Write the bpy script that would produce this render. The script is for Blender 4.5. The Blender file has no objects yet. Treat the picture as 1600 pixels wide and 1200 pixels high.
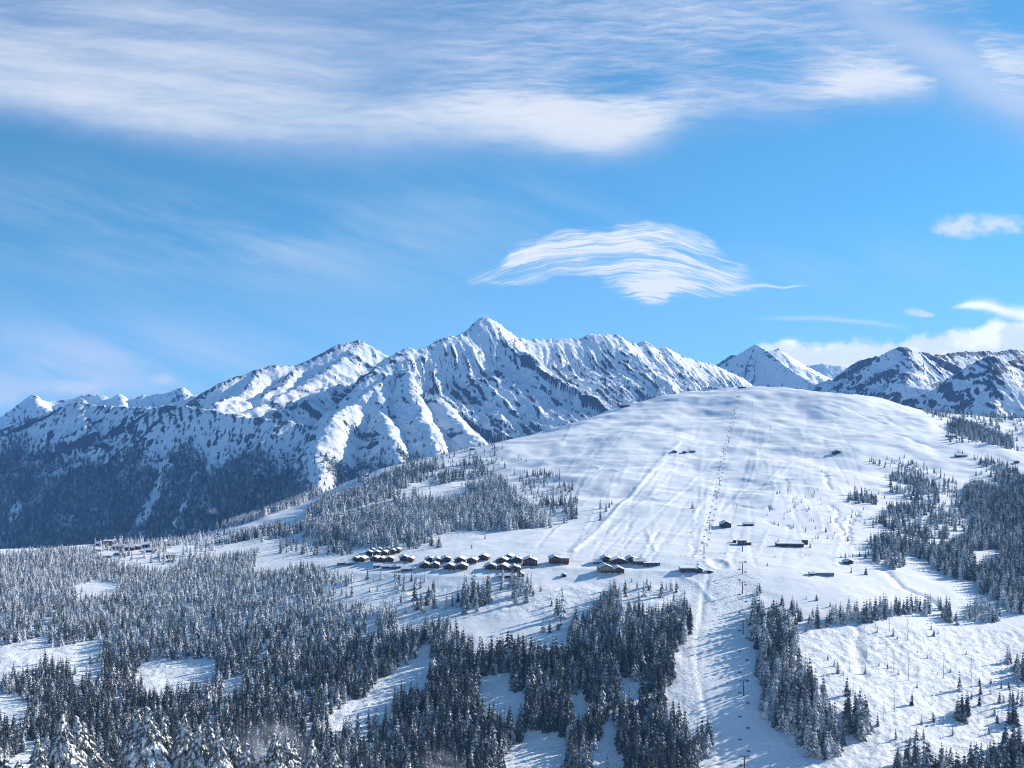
import bpy, bmesh, math, random
import numpy as np
from mathutils import Vector, Matrix

SC = bpy.context.scene
COL = SC.collection
PI = math.pi
F = 1716.0            # focal length in pixels of the 1600 x 1200 photograph

# ---------------------------------------------------------------- camera, sun, sky
cam_data = bpy.data.cameras.new('camera')
cam_data.sensor_width = 36.0
cam_data.lens = 36.0 * F / 1600.0
cam_data.clip_start = 1.0
cam_data.clip_end = 150000.0
cam = bpy.data.objects.new('camera', cam_data)
cam.location = (0, 0, 0)
cam.rotation_euler = (math.radians(90), 0, 0)
COL.objects.link(cam)
SC.camera = cam

SUN_AZ = math.radians(61)      # to the right of the view direction
SUN_EL = math.radians(21)
SUN_STRENGTH = 5.0
SKY_STRENGTH = 0.10
EXPOSURE = 0.50
SC.view_settings.view_transform = 'Standard'
SC.view_settings.look = 'None'
SC.view_settings.gamma = 1
SC.view_settings.use_curve_mapping = False
SC.view_settings.exposure = EXPOSURE
SC.cycles.max_bounces = 6
SC.cycles.diffuse_bounces = 3
SC.cycles.transparent_max_bounces = 8
SC.cycles.volume_bounces = 1
SC.cycles.use_adaptive_sampling = True
SC.cycles.adaptive_threshold = 0.01
SC.cycles.use_denoising = True
SC.cycles.denoising_input_passes = 'RGB_ALBEDO_NORMAL'
SC.cycles.denoising_prefilter = 'NONE'
SC.cycles.filter_width = 1.1
SC.cycles.sample_clamp_indirect = 4.0

sun_data = bpy.data.lights.new('sun', 'SUN')
sun_data.energy = SUN_STRENGTH
sun_data.angle = math.radians(0.53)
sun_data.color = (1.0, 0.945, 0.86)
sun = bpy.data.objects.new('sun', sun_data)
to_sun = Vector((math.sin(SUN_AZ) * math.cos(SUN_EL), math.cos(SUN_AZ) * math.cos(SUN_EL), math.sin(SUN_EL)))
sun.rotation_euler = (-to_sun).to_track_quat('-Z', 'Y').to_euler()
sun.location = (600, 200, 400)
COL.objects.link(sun)


class NT:
    """short hand for building node trees out of arithmetic"""
    def __init__(s, tree):
        s.t = tree

    def node(s, kind, **kw):
        n = s.t.nodes.new(kind)
        for k, v in kw.items():
            setattr(n, k, v)
        return n

    def put(s, sock, v):
        if isinstance(v, (int, float)):
            sock.default_value = v
        elif isinstance(v, (tuple, list)):
            sock.default_value = v
        else:
            s.t.links.new(v, sock)

    def m(s, op, a, b=None, c=None, clamp=False):
        n = s.node('ShaderNodeMath', operation=op, use_clamp=clamp)
        s.put(n.inputs[0], a)
        if b is not None: s.put(n.inputs[1], b)
        if c is not None: s.put(n.inputs[2], c)
        return n.outputs[0]

    def add(s, a, b): return s.m('ADD', a, b)
    def sub(s, a, b): return s.m('SUBTRACT', a, b)
    def mul(s, a, b): return s.m('MULTIPLY', a, b)
    def div(s, a, b): return s.m('DIVIDE', a, b)
    def mx(s, a, b): return s.m('MAXIMUM', a, b)
    def mn(s, a, b): return s.m('MINIMUM', a, b)
    def mad(s, a, b, c): return s.m('MULTIPLY_ADD', a, b, c)

    def step(s, x, lo, hi, smooth=True, t0=0.0, t1=1.0):
        n = s.node('ShaderNodeMapRange', interpolation_type='SMOOTHSTEP' if smooth else 'LINEAR', clamp=True)
        s.put(n.inputs[0], x); s.put(n.inputs[1], lo); s.put(n.inputs[2], hi)
        s.put(n.inputs[3], t0); s.put(n.inputs[4], t1)
        return n.outputs[0]

    def vec(s, x, y, z=0.0):
        n = s.node('ShaderNodeCombineXYZ')
        s.put(n.inputs[0], x); s.put(n.inputs[1], y); s.put(n.inputs[2], z)
        return n.outputs[0]

    def noise(s, vec, scale=1.0, detail=4.0, rough=0.5, dist=0.0, color=False, dims='3D'):
        n = s.node('ShaderNodeTexNoise', noise_dimensions=dims)
        s.put(n.inputs['Vector'], vec)
        n.inputs['Scale'].default_value = scale
        n.inputs['Detail'].default_value = detail
        n.inputs['Roughness'].default_value = rough
        n.inputs['Distortion'].default_value = dist
        return n.outputs['Color' if color else 'Fac']

    def mix(s, fac, a, b):
        n = s.node('ShaderNodeMix', data_type='RGBA', blend_type='MIX', clamp_factor=True)
        s.put(n.inputs[0], fac)
        for sock, v in ((n.inputs[6], a), (n.inputs[7], b)):
            if isinstance(v, (tuple, list)) and len(v) == 3: v = (*v, 1.0)
            s.put(sock, v)
        return n.outputs[2]

    def curve(s, x, pts, x0, x1, y0, y1):
        """piecewise function through pts (in their own units) over x in x0..x1, values between y0 and y1"""
        n = s.node('ShaderNodeFloatCurve')
        cm = n.mapping
        cm.use_clip = True
        c = cm.curves[0]
        pts = sorted(pts)
        q = [((p - x0) / (x1 - x0), (v - y0) / (y1 - y0)) for p, v in pts]
        while len(c.points) < len(q): c.points.new(0.5, 0.5)
        for p, (a, b) in zip(c.points, q):
            p.location = (a, b); p.handle_type = 'AUTO_CLAMPED'
        cm.update()
        s.put(n.inputs['Value'], s.step(x, x0, x1, smooth=False))
        return s.mad(n.outputs[0], y1 - y0, y0)


# ---------------------------------------------------------------- world: sky texture plus clouds by direction
world = bpy.data.worlds.new('World')
SC.world = world
world.use_nodes = True
wt = world.node_tree
wt.nodes.clear()
W = NT(wt)
sky = W.node('ShaderNodeTexSky', sky_type='NISHITA')
sky.sun_disc = False
sky.sun_elevation = SUN_EL
sky.sun_rotation = SUN_AZ
sky.altitude = 1900
sky.air_density = 1.0
sky.dust_density = 0.3
sky.ozone_density = 2.2
tc = W.node('ShaderNodeTexCoord')
sep = W.node('ShaderNodeSeparateXYZ')
wt.links.new(tc.outputs['Generated'], sep.inputs[0])
dx_, dy_, dz_ = sep.outputs
# the air overhead is thin at this height: look the sky colour up a little above the true direction
lift = W.vec(dx_, dy_, W.mad(W.mx(dz_, 0.0), 0.85, 0.17))
wt.links.new(lift, sky.inputs[0])
# direction -> tangent plane, in hundredths of the photograph's pixels; behind the viewer the pattern simply goes on mirrored
yy = W.mx(W.m('ABSOLUTE', dy_), 0.12)
u = W.mad(W.div(dx_, yy), F / 100, 8.0)        # 0 .. 16 across the frame
v = W.mad(W.div(dz_, yy), -F / 100, 6.0)       # 0 at the top of the frame, 6 at eye level


def gauss(cu, cv, ru, rv, uu=None, vv=None):
    a = W.div(W.sub(uu or u, cu), ru); b = W.div(W.sub(vv or v, cv), rv)
    return W.m('EXPONENT', W.mul(W.add(W.mul(a, a), W.mul(b, b)), -1.0))


def wsum(*xs):
    r = xs[0]
    for x in xs[1:]: r = W.add(r, x)
    return r


# gentle warps shared by the layers
n_big = W.noise(W.vec(W.mul(u, 0.35), W.mul(v, 0.55), 3.1), 1.0, 3.0, 0.55, color=True)
sb = W.node('ShaderNodeSeparateColor'); wt.links.new(n_big, sb.inputs[0])
wu = W.mad(W.sub(sb.outputs[0], 0.5), 1.6, u)
wv = W.mad(W.sub(sb.outputs[1], 0.5), 1.0, v)
n_fine = W.noise(W.vec(W.mul(u, 1.6), W.mul(v, 2.6), 9.7), 1.0, 4.0, 0.6, color=True)
sf = W.node('ShaderNodeSeparateColor'); wt.links.new(n_fine, sf.inputs[0])
fu = W.sub(sf.outputs[0], 0.5); fv = W.sub(sf.outputs[1], 0.5)

# 1. the high sheet of cirrus over the top third
edge = W.curve(u, [(-8, 1.4), (-3, 1.85), (0, 2.05), (2, 2.45), (4, 2.72), (6, 2.86), (7, 2.72), (8, 2.66), (9.3, 2.74), (10.1, 2.64), (11, 2.30), (12, 2.16),
                   (12.9, 2.05), (13.6, 1.86), (14.6, 1.78), (15.0, 1.50), (15.4, 1.75), (16, 2.05), (18, 2.4), (24, 1.8)], -8, 24, 0, 4)
below = W.sub(edge, W.mad(fv, 0.28, v))                    # > 0 inside the sheet
softness = W.curve(u, [(-8, 0.9), (0, 0.62), (4, 0.75), (6, 0.95), (8, 0.75), (9.5, 0.55), (11, 0.8), (13, 0.5), (15, 0.5), (24, .7)], -8, 24, 0, 2)
body = W.step(W.div(below, softness), -0.12, 1.25)
slant = W.mad(u, -0.10, v)
streak1 = W.noise(W.vec(W.mul(wu, 0.24), W.mul(W.mad(W.sub(sb.outputs[1], 0.5), 0.5, slant), 2.2), 1.3), 1.0, 6.0, 0.62)
streak2 = W.noise(W.vec(W.mul(W.mad(fu, 0.3, u), 1.25), W.mul(W.mad(fv, 0.20, W.mad(u, 0.03, v)), 11.0), 4.9), 1.0, 5.0, 0.65)
lump = W.noise(W.vec(W.mul(wu, 0.30), W.mul(wv, 0.7), 7.7), 1.0, 3.0, 0.5)
ripple_zone = W.step(u, 5.5, 8.5)
dens = W.add(W.mul(W.sub(lump, 0.5), 0.5), W.mul(W.sub(streak1, 0.5), 1.05))
dens = W.add(dens, W.mul(W.sub(streak2, 0.5), W.mad(ripple_zone, 0.85, 0.25)))
gain = wsum(W.mul(gauss(8.9, 2.0, 2.6, 0.62), 0.38), W.mul(gauss(13.6, 1.3, 0.9, 0.42), 0.34), W.mul(gauss(3.2, 1.9, 3.6, 0.8), 0.14),
            W.mul(gauss(15.5, 0.8, 0.9, 0.9), 0.20), W.mul(gauss(0.5, 0.9, 3, 0.8), 0.06), W.mul(gauss(11.3, 0.9, 1.2, 0.9), 0.05))
loss = wsum(W.mul(gauss(9.6, 1.28, 0.95, 0.28), 0.46), W.mul(gauss(6.9, 0.12, 1.7, 0.35), 0.34), W.mul(gauss(11.9, 0.95, 0.75, 0.3), 0.36),
            W.mul(gauss(14.9, 0.9, 0.5, 0.9), 0.5), W.mul(gauss(15.95, 0.1, 0.55, 0.55), 0.9), W.mul(gauss(13.1, 1.78, 0.5, 0.35), 0.38),
            W.mul(gauss(7.0, 1.2, 1.2, 0.25), 0.16), W.mul(gauss(12.4, 0.2, 1.5, 0.3), 0.12), W.mul(gauss(11.4, 2.15, 1.2, 0.35), 0.22))
dens = W.add(dens, W.sub(W.add(0.70, gain), loss))
band = W.div(W.add(W.mad(u, -0.47, v), W.mad(W.sub(sb.outputs[0], 0.5), 0.6, 6.05)), 0.62)
band = W.mul(W.m('EXPONENT', W.mul(W.mul(band, band), -1.0)), W.mul(W.step(u, 11.8, 13.6), W.step(u, 22, 17)))
a_sheet = W.mul(W.mul(body, W.step(dens, 0.0, 1.12)), W.step(v, -4.0, -0.6, t0=0.10))

a_sheet = W.mx(a_sheet, W.mul(band, W.mad(W.sub(streak1, 0.5), 0.5, 0.74)))

# 2. thin veils lower down
veil_s = W.noise(W.vec(W.mul(wu, 0.25), W.mul(W.mad(u, -0.32, v), 1.3), 12.3), 1.0, 5.0, 0.6)
veil_m = wsum(W.mul(gauss(4.0, 3.8, 3.6, 0.8), 0.62), W.mul(gauss(0.8, 5.9, 3.0, 0.42), 1.0), W.mul(gauss(1.5, 5.35, 3.2, 0.4), 0.55),
              W.mul(gauss(13.2, 4.2, 1.8, 0.5), 0.22), W.mul(gauss(0.2, 3.2, 1.5, 0.6), 0.28), W.mul(gauss(8.2, 3.2, 2.2, 0.5), 0.2))
a_veil = W.mul(W.mul(veil_m, W.step(veil_s, 0.34, 0.68)), 0.85)
line1 = W.curve(u, [(0, 5.62), (1, 5.70), (2.2, 5.86), (3.2, 5.92), (4.2, 5.98)], 0, 4.2, 5, 7)
d1 = W.div(W.sub(W.mad(fv, 0.10, v), line1), W.mad(fu, 0.06, 0.06))
a_line1 = W.mul(W.m('EXPONENT', W.mul(W.mul(d1, d1), -1.0)), W.mul(W.step(u, -0.4, 0.6), W.step(u, 3.4, 1.9)))
line2 = W.curve(u, [(11.6, 4.98), (12.4, 4.97), (13.2, 5.0), (14.0, 5.1), (14.5, 5.2)], 11.6, 14.5, 4, 6)
d2 = W.div(W.sub(W.mad(fv, 0.05, v), line2), 0.035)
a_line2 = W.mul(W.mul(W.m('EXPONENT', W.mul(W.mul(d2, d2), -1.0)), W.mul(W.step(u, 11.6, 12.6), W.step(u, 14.4, 13.6))), 0.4)

# 3. the feathered cloud above the summit: a fan of strands
cu = W.mad(fu, 0.10, u); cv = W.mad(fv, 0.17, v)
hair = W.noise(W.vec(W.mul(W.mad(fu, .3, u), 1.15), W.mul(W.mad(u, 0.13, W.mad(fv, 0.35, v)), 9.0), 5.5), 1.0, 4.0, 0.6)


def strand(pts, wpts, amp, sharp=1.0):
    lo, hi = pts[0][0], pts[-1][0]
    c = W.curve(cu, pts, lo, hi, 3, 5.2)
    w = W.curve(cu, wpts, lo, hi, 0.004, 0.5)
    d = W.div(W.sub(cv, c), w)
    g = W.m('EXPONENT', W.mul(W.mul(d, d), -1.0))
    ends = W.mul(W.step(cu, lo, lo + 0.35), W.step(cu, hi, hi - 0.35))
    return W.mul(W.mul(g, ends), amp)


strands = [
    strand([(7.9, 3.86), (8.4, 3.72), (8.9, 3.64), (9.4, 3.66), (9.8, 3.78), (10.3, 3.93), (10.8, 4.05), (11.3, 4.3), (11.7, 4.42)], [(7.9, .05), (8.8, .06), (9.5, .12), (10.2, .10), (11, .10), (11.7, .05)], 0.95),
    strand([(9.4, 3.56), (9.9, 3.51), (10.4, 3.54), (10.9, 3.68), (11.25, 3.9), (11.5, 4.07)], [(9.4, .04), (10, .06), (10.6, .10), (11.1, .09), (11.5, .04)], 0.95),
    strand([(7.2, 4.42), (7.7, 4.24), (8.2, 4.08), (8.8, 3.98), (9.3, 3.90), (9.7, 3.86)], [(7.2, .08), (7.8, .09), (8.5, .08), (9.7, .12)], 0.72),
    strand([(7.4, 4.38), (8.0, 4.43), (8.5, 4.34), (9.0, 4.29), (9.5, 4.28), (9.9, 4.20), (10.3, 4.1)], [(7.4, .04), (8.5, .045), (9.4, .06), (10.3, .12)], 0.72),
    strand([(9.2, 4.50), (9.7, 4.42), (10.2, 4.42), (10.8, 4.45), (11.4, 4.50), (11.9, 4.46), (12.25, 4.50), (12.65, 4.46)], [(9.2, .04), (9.8, .12), (10.4, .14), (11.2, .05), (12.2, .028), (12.65, .02)], 0.85),
    strand([(9.5, 4.52), (10.0, 4.62), (10.26, 4.70), (10.55, 4.62), (11.0, 4.62), (11.7, 4.63)], [(9.5, .05), (10.1, .16), (10.3, .13), (10.8, .05), (11.7, .03)], 0.62),
    strand([(9.7, 4.35), (10.2, 4.25), (10.6, 4.25), (11.0, 4.35)], [(9.7, .06), (10.2, .20), (10.6, .20), (11.0, .06)], 0.72),
    strand([(10.0, 3.72), (10.6, 3.80), (11.0, 3.98), (11.5, 4.18), (11.8, 4.22)], [(10, .08), (10.6, .08), (11.2, .07), (11.8, .02)], 0.5),
    strand([(7.7, 4.1), (8.4, 4.0), (9.0, 4.12), (9.6, 4.12), (10.1, 3.98)], [(7.7, .10), (8.5, .16), (9.1, .07), (10.1, .06)], 0.42),
    strand([(9.8, 3.60), (10.3, 3.68), (10.8, 3.72), (11.1, 3.86)], [(9.8, .06), (10.3, .10), (10.8, .10), (11.1, .05)], 0.34),
    strand([(8.9, 4.56), (9.05, 4.53), (9.3, 4.50)], [(8.9, .02), (9.05, .03), (9.3, .02)], 0.4),
]
fe = strands[0]
for st in strands[1:]: fe = W.sub(W.add(fe, st), W.mul(fe, st))
f_top = W.curve(u, [(6.9, 4.48), (7.2, 4.36), (7.7, 4.1), (8.3, 3.76), (8.9, 3.62), (9.4, 3.58), (9.8, 3.50), (10.4, 3.52), (11, 3.70), (11.3, 3.92), (11.6, 4.08), (12.0, 4.3)], 6.9, 12, 3, 5)
f_bot = W.curve(u, [(6.9, 4.52), (7.4, 4.50), (8, 4.47), (8.6, 4.36), (9.2, 4.30), (9.5, 4.48), (9.8, 4.64), (10.26, 4.82), (10.6, 4.66), (11.2, 4.66), (11.7, 4.62), (12.0, 4.5)], 6.9, 12, 3, 5)
inside = W.mul(W.step(W.sub(W.mad(fv, 0.30, v), f_top), -0.05, 0.16), W.step(W.sub(f_bot, W.mad(fv, 0.36, v)), -0.06, 0.18))
inside = W.mul(inside, W.mul(W.step(u, 6.95, 7.5), W.step(u, 12.0, 11.4)))
flow = W.curve(u, [(6.5, 4.75), (7.3, 4.42), (8, 4.10), (9, 3.88), (10, 3.84), (11, 4.05), (12, 4.38), (13, 4.7)], 6.5, 13, 3, 5)
psi = W.sub(W.mad(fv, 0.13, W.mad(W.sub(sb.outputs[2], 0.5), 0.5, v)), flow)


def filaments(su, sv, seed, lo, hi):
    nz = W.noise(W.vec(W.mad(u, su, W.mul(fu, su * 0.4)), W.mul(psi, sv), seed), 1.0, 3.0, 0.55)
    r = W.sub(1.0, W.m('ABSOLUTE', W.mad(nz, 2.0, -1.0)))
    return W.step(r, lo, hi)


f1 = filaments(0.36, 3.2, 8.8, 0.84, 1.0)
f2 = filaments(0.5, 7.0, 2.2, 0.84, 1.0)
f3 = filaments(0.9, 15.0, 5.2, 0.72, 1.0)
patch = W.step(W.noise(W.vec(W.mul(u, 0.9), W.mul(v, 1.6), 14.0), 1.0, 2.0, 0.5), 0.32, 0.62)
thread = W.mul(W.add(W.mul(f1, 0.46), W.mul(f2, W.mad(patch, 0.34, 0.10))), W.mad(f3, 0.36, 0.60))
core = W.add(W.mul(gauss(10.30, 4.40, 0.50, 0.22, cu, cv), 0.85), W.mul(gauss(9.75, 3.86, 0.95, 0.11, cu, cv), 0.55))
veil_in = W.mad(patch, 0.20, 0.07)
feath = W.add(W.mul(inside, W.add(W.add(thread, veil_in), W.mul(core, W.mad(f3, 0.35, 0.55)))), W.mul(fe, W.mad(f3, 0.34, 0.10)))
tail = W.curve(u, [(10.9, 4.44), (11.4, 4.50), (11.9, 4.46), (12.25, 4.50), (12.45, 4.47), (12.7, 4.45)], 10.9, 12.7, 4, 5)
dt = W.div(W.sub(W.mad(fv, 0.05, v), tail), W.curve(u, [(10.9, .07), (11.5, .045), (12, .022), (12.7, .012)], 10.9, 12.7, 0.005, 0.2))
tail = W.mul(W.m('EXPONENT', W.mul(W.mul(dt, dt), -1.0)), W.mul(W.step(u, 10.9, 11.3), W.step(u, 12.7, 12.3)))
a_feather = W.mul(W.mx(W.step(feath, 0.03, 1.08), W.mul(tail, 0.7)), 0.95)

# 4. low cumulus behind the right-hand mountains, and small puffs
bil = W.noise(W.vec(W.mul(u, 1.5), W.mul(v, 2.0), 21.0), 1.0, 5.0, 0.56)
bil2 = W.noise(W.vec(W.mul(u, 4.2), W.mul(v, 5.0), 2.0), 1.0, 3.0, 0.55)
bv = W.add(W.mad(W.sub(bil, 0.5), 0.50, v), W.mul(W.sub(bil2, 0.5), 0.22))
top1 = W.curve(u, [(11.2, 5.9), (11.7, 5.48), (11.95, 5.30), (12.4, 5.27), (12.8, 5.36), (13.1, 5.27), (13.5, 5.30), (13.9, 5.23), (14.05, 5.34), (14.15, 5.22), (14.5, 5.16),
                   (15, 5.14), (15.35, 5.06), (15.55, 4.95), (16, 4.93), (17.5, 4.9), (20, 5.5), (24, 5.9)], 11.2, 24, 4, 7)
a_cu = W.mul(W.step(W.sub(bv, top1), -0.03, 0.14), W.step(u, 11.2, 12.3))
a_cu = W.mul(a_cu, W.step(v, 6.6, 5.7, t0=0.0))
arm = strand([(14.8, 4.80), (15.2, 4.76), (15.5, 4.80), (15.8, 4.9), (16.4, 4.94)], [(14.8, .035), (15.2, .055), (15.6, .09), (16.4, .12)], 1.0)
puff = wsum(W.mul(gauss(14.95, 3.55, 0.36, 0.24), 1.0), W.mul(gauss(15.55, 3.50, 0.4, 0.2), 0.85), W.mul(gauss(14.75, 3.6, 0.3, 0.1), 0.4), W.mul(gauss(16.2, 3.52, 0.5, 0.18), 0.7))
a_puff = W.step(W.mul(puff, W.mad(W.add(W.mul(bil, 0.45), W.mul(bil2, 0.55)), 2.4, -0.45)), 0.22, 0.95, t1=0.75)
small = W.add(gauss(14.28, 4.87, 0.2, 0.065), gauss(14.48, 4.92, 0.14, 0.04))
a_small = W.step(W.mul(small, W.mad(bil2, 2.2, -0.25)), 0.2, 0.85, t1=0.7)
lowl = wsum(gauss(1.15, 6.05, 0.75, 0.14), gauss(2.58, 5.92, 0.22, 0.10), W.mul(gauss(0.0, 6.25, 0.5, 0.2), 0.9), W.mul(gauss(7.5, 4.93, 0.3, 0.06), 0.5))
a_low = W.step(W.mul(lowl, W.mad(bil, 2.2, -0.25)), 0.12, 0.95, t1=0.62)

base = W.node('ShaderNodeMix', data_type='RGBA', blend_type='MULTIPLY')
base.inputs[0].default_value = 1.0
wt.links.new(sky.outputs[0], base.inputs[6])
base.inputs[7].default_value = (SKY_STRENGTH * 0.58, SKY_STRENGTH * 1.17, SKY_STRENGTH * 1.28, 1)
c = base.outputs[2]
K = 2 ** -EXPOSURE
cloud_lit = tuple(x * K for x in (0.86, 0.90, 0.97))
cloud_thin = tuple(x * K for x in (0.46, 0.58, 0.84))
pale = W.mul(W.step(v, 3.2, 6.3), 0.30)
c = W.mix(pale, c, tuple(x * K for x in (0.46, 0.70, 0.96)))
lit = W.step(W.mul(a_sheet, W.add(0.32, gain)), 0.06, 0.58)
c = W.mix(W.mul(a_sheet, 0.88), c, W.mix(lit, cloud_thin, cloud_lit))
c = W.mix(W.mx(a_veil, W.mul(a_line1, 0.45)), c, tuple(x * K for x in (0.60, 0.72, 0.90)))
c = W.mix(a_line2, c, cloud_lit)
c = W.mix(a_low, c, tuple(x * K for x in (0.72, 0.78, 0.90)))
c = W.mix(a_feather, c, tuple(x * K for x in (0.90, 0.94, 1.0)))
shade = W.step(W.add(bil, W.mul(W.sub(v, 5.3), -0.25)), 0.42, 0.62)
c = W.mix(W.mx(a_cu, arm), c, W.mix(shade, tuple(x * K for x in (0.86, 0.94, 1.06)), tuple(x * K for x in (1.18, 1.20, 1.24))))
c = W.mix(W.mx(a_puff, a_small), c, tuple(x * K for x in (0.82, 0.87, 0.95)))
bg = W.node('ShaderNodeBackground')
bg.inputs['Strength'].default_value = 1.0
wt.links.new(c, bg.inputs[0])
wo = W.node('ShaderNodeOutputWorld')
wt.links.new(bg.outputs[0], wo.inputs[0])
world.cycles.sampling_method = 'MANUAL'
world.cycles.sample_map_resolution = 512
# ---------------------------------------------------------------- numerical helpers
rng = np.random.default_rng(7)
random.seed(7)
_perm = np.random.default_rng(11).permutation(1024)
_perm = np.concatenate([_perm, _perm, _perm])
_ang = np.random.default_rng(12).uniform(0, 2 * PI, 1024)
_gx, _gy = np.cos(_ang).astype(np.float32), np.sin(_ang).astype(np.float32)


def pnoise(x, y):
    """gradient noise, about -0.7 .. 0.7"""
    x = np.asarray(x, dtype=np.float64); y = np.asarray(y, dtype=np.float64)
    xi = np.floor(x); yi = np.floor(y)
    xf = (x - xi).astype(np.float32); yf = (y - yi).astype(np.float32)
    xi = xi.astype(np.int64) & 1023; yi = yi.astype(np.int64) & 1023
    uu = xf * xf * xf * (xf * (xf * 6 - 15) + 10); vv = yf * yf * yf * (yf * (yf * 6 - 15) + 10)
    x1 = (xi + 1) & 1023; y1 = (yi + 1) & 1023
    def g(a, b, fx, fy):
        h = _perm[_perm[a] + b]
        return _gx[h] * fx + _gy[h] * fy
    n00 = g(xi, yi, xf, yf); n10 = g(x1, yi, xf - 1, yf); n01 = g(xi, y1, xf, yf - 1); n11 = g(x1, y1, xf - 1, yf - 1)
    a = n00 + uu * (n10 - n00); b = n01 + uu * (n11 - n01)
    return a + vv * (b - a)


def fbm(x, y, scale, octaves=4, gain=0.5, lac=2.03):
    x = np.asarray(x) / scale; y = np.asarray(y) / scale
    s = 0; a = 1.0
    for i in range(octaves):
        s = s + a * pnoise(x + 17.3 * i, y - 9.1 * i); x = x * lac; y = y * lac; a *= gain
    return s


def ridged(x, y, scale, octaves=4, gain=0.5, lac=2.1):
    """0 in the gullies, 1 on the ribs"""
    x = np.asarray(x) / scale; y = np.asarray(y) / scale
    s = 0; a = 1.0; tot = 0
    for i in range(octaves):
        n = 1 - np.minimum(np.abs(pnoise(x + 31.7 * i, y + 11.9 * i)) * 2.2, 1)
        s = s + a * n * n; tot += a; x = x * lac; y = y * lac; a *= gain
    return s / tot


def sstep(x, a, b):
    t = np.clip((np.asarray(x, dtype=np.float64) - a) / (b - a), 0, 1)
    return t * t * (3 - 2 * t)


def P(px, py, Y):
    """the point at depth Y that the photograph shows at pixel px, py"""
    return ((px - 800) / F * Y, Y, (600 - py) / F * Y)


def seg_field(X, Y, poly):
    """distance to a polyline in plan, parameter along it (metres) and the value(s) carried by its points"""
    best = np.full(X.shape, 1e12); s_at = np.zeros(X.shape); z_at = np.zeros(X.shape)
    acc = 0.0
    for (a, b) in zip(poly[:-1], poly[1:]):
        ax, ay, bx, by = a[0], a[1], b[0], b[1]
        L2 = (bx - ax) ** 2 + (by - ay) ** 2
        t = np.clip(((X - ax) * (bx - ax) + (Y - ay) * (by - ay)) / L2, 0, 1)
        d = (X - ax - t * (bx - ax)) ** 2 + (Y - ay - t * (by - ay)) ** 2
        k = d < best
        best = np.where(k, d, best)
        L = math.sqrt(L2)
        s_at = np.where(k, acc + t * L, s_at)
        z_at = np.where(k, a[2] + t * (b[2] - a[2]), z_at)
        acc += L
    return np.sqrt(best), s_at, z_at


def grid_mesh(name, X, Y, Z, mat, attrs=None, kind='structure', label=None):
    nr, nc = X.shape
    me = bpy.data.meshes.new(name)
    co = np.stack([X, Y, Z], -1).reshape(-1, 3).astype(np.float32)
    idx = np.arange(nr * nc).reshape(nr, nc)
    q = np.stack([idx[:-1, :-1], idx[:-1, 1:], idx[1:, 1:], idx[1:, :-1]], -1).reshape(-1, 4).astype(np.int32)
    me.vertices.add(len(co)); me.vertices.foreach_set('co', co.ravel())
    me.loops.add(q.size); me.loops.foreach_set('vertex_index', q.ravel())
    me.polygons.add(len(q))
    me.polygons.foreach_set('loop_start', np.arange(0, q.size, 4, dtype=np.int32))
    me.polygons.foreach_set('use_smooth', np.ones(len(q), dtype=bool))
    me.update(calc_edges=True)
    for k, a in (attrs or {}).items():
        at = me.attributes.new(k, 'FLOAT', 'POINT')
        at.data.foreach_set('value', a.astype(np.float32).ravel())
    me.materials.append(mat)
    o = bpy.data.objects.new(name, me); COL.objects.link(o)
    if kind: o['kind'] = kind
    if label: o['label'] = label
    return o


# ---------------------------------------------------------------- materials of the setting
def new_mat(name):
    m = bpy.data.materials.new(name); m.use_nodes = True
    t = m.node_tree; t.nodes.clear()
    n = NT(t)
    b = n.node('ShaderNodeBsdfPrincipled'); o = n.node('ShaderNodeOutputMaterial')
    t.links.new(b.outputs[0], o.inputs[0])
    b.inputs['Specular IOR Level'].default_value = 0.25
    return m, n, b


def attr(n, name):
    a = n.node('ShaderNodeAttribute', attribute_name=name)
    return a.outputs['Fac']


def obj_co(n):
    return n.node('ShaderNodeTexCoord').outputs['Object']


def bump(n, b, height, strength, distance):
    bm = n.node('ShaderNodeBump')
    bm.inputs['Strength'].default_value = strength
    bm.inputs['Distance'].default_value = distance
    n.put(bm.inputs['Height'], height)
    n.t.links.new(bm.outputs[0], b.inputs['Normal'])


SNOW = (0.86, 0.87, 0.885)


def mat_ground():
    m, n, b = new_mat('snow_cover')
    co = obj_co(n)
    big = n.noise(co, 0.012, 4, 0.55)
    c = n.mix(big, (0.82, 0.835, 0.86), (0.90, 0.90, 0.905))
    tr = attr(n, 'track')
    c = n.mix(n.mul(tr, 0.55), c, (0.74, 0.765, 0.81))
    sc = attr(n, 'scrub')                       # stems and stubble that stick out of the snow
    sn = n.noise(co, 0.35, 4, 0.7)
    c = n.mix(n.mul(n.step(sn, 0.575, 0.64), n.mul(sc, 0.85)), c, (0.10, 0.10, 0.10))
    n.put(b.inputs['Base Color'], c)
    b.inputs['Roughness'].default_value = 0.75
    rough = attr(n, 'rough')
    fine = n.noise(co, 0.34, 4, 0.65)
    wind = n.noise(n.node('ShaderNodeMapping').outputs[0], 1.0)
    st = n.node('ShaderNodeMapping'); n.t.links.new(co, st.inputs[0]); st.inputs['Scale'].default_value = (0.035, 0.10, 0.05)
    st.inputs['Rotation'].default_value = (0, 0, 0.5)
    wind = n.noise(st.outputs[0], 1.0, 5, 0.6)
    h = n.add(n.mul(wind, 1.0), n.mul(fine, n.mad(rough, 1.6, 0.40)))
    bump(n, b, h, 1.0, 0.62)
    return m


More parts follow.
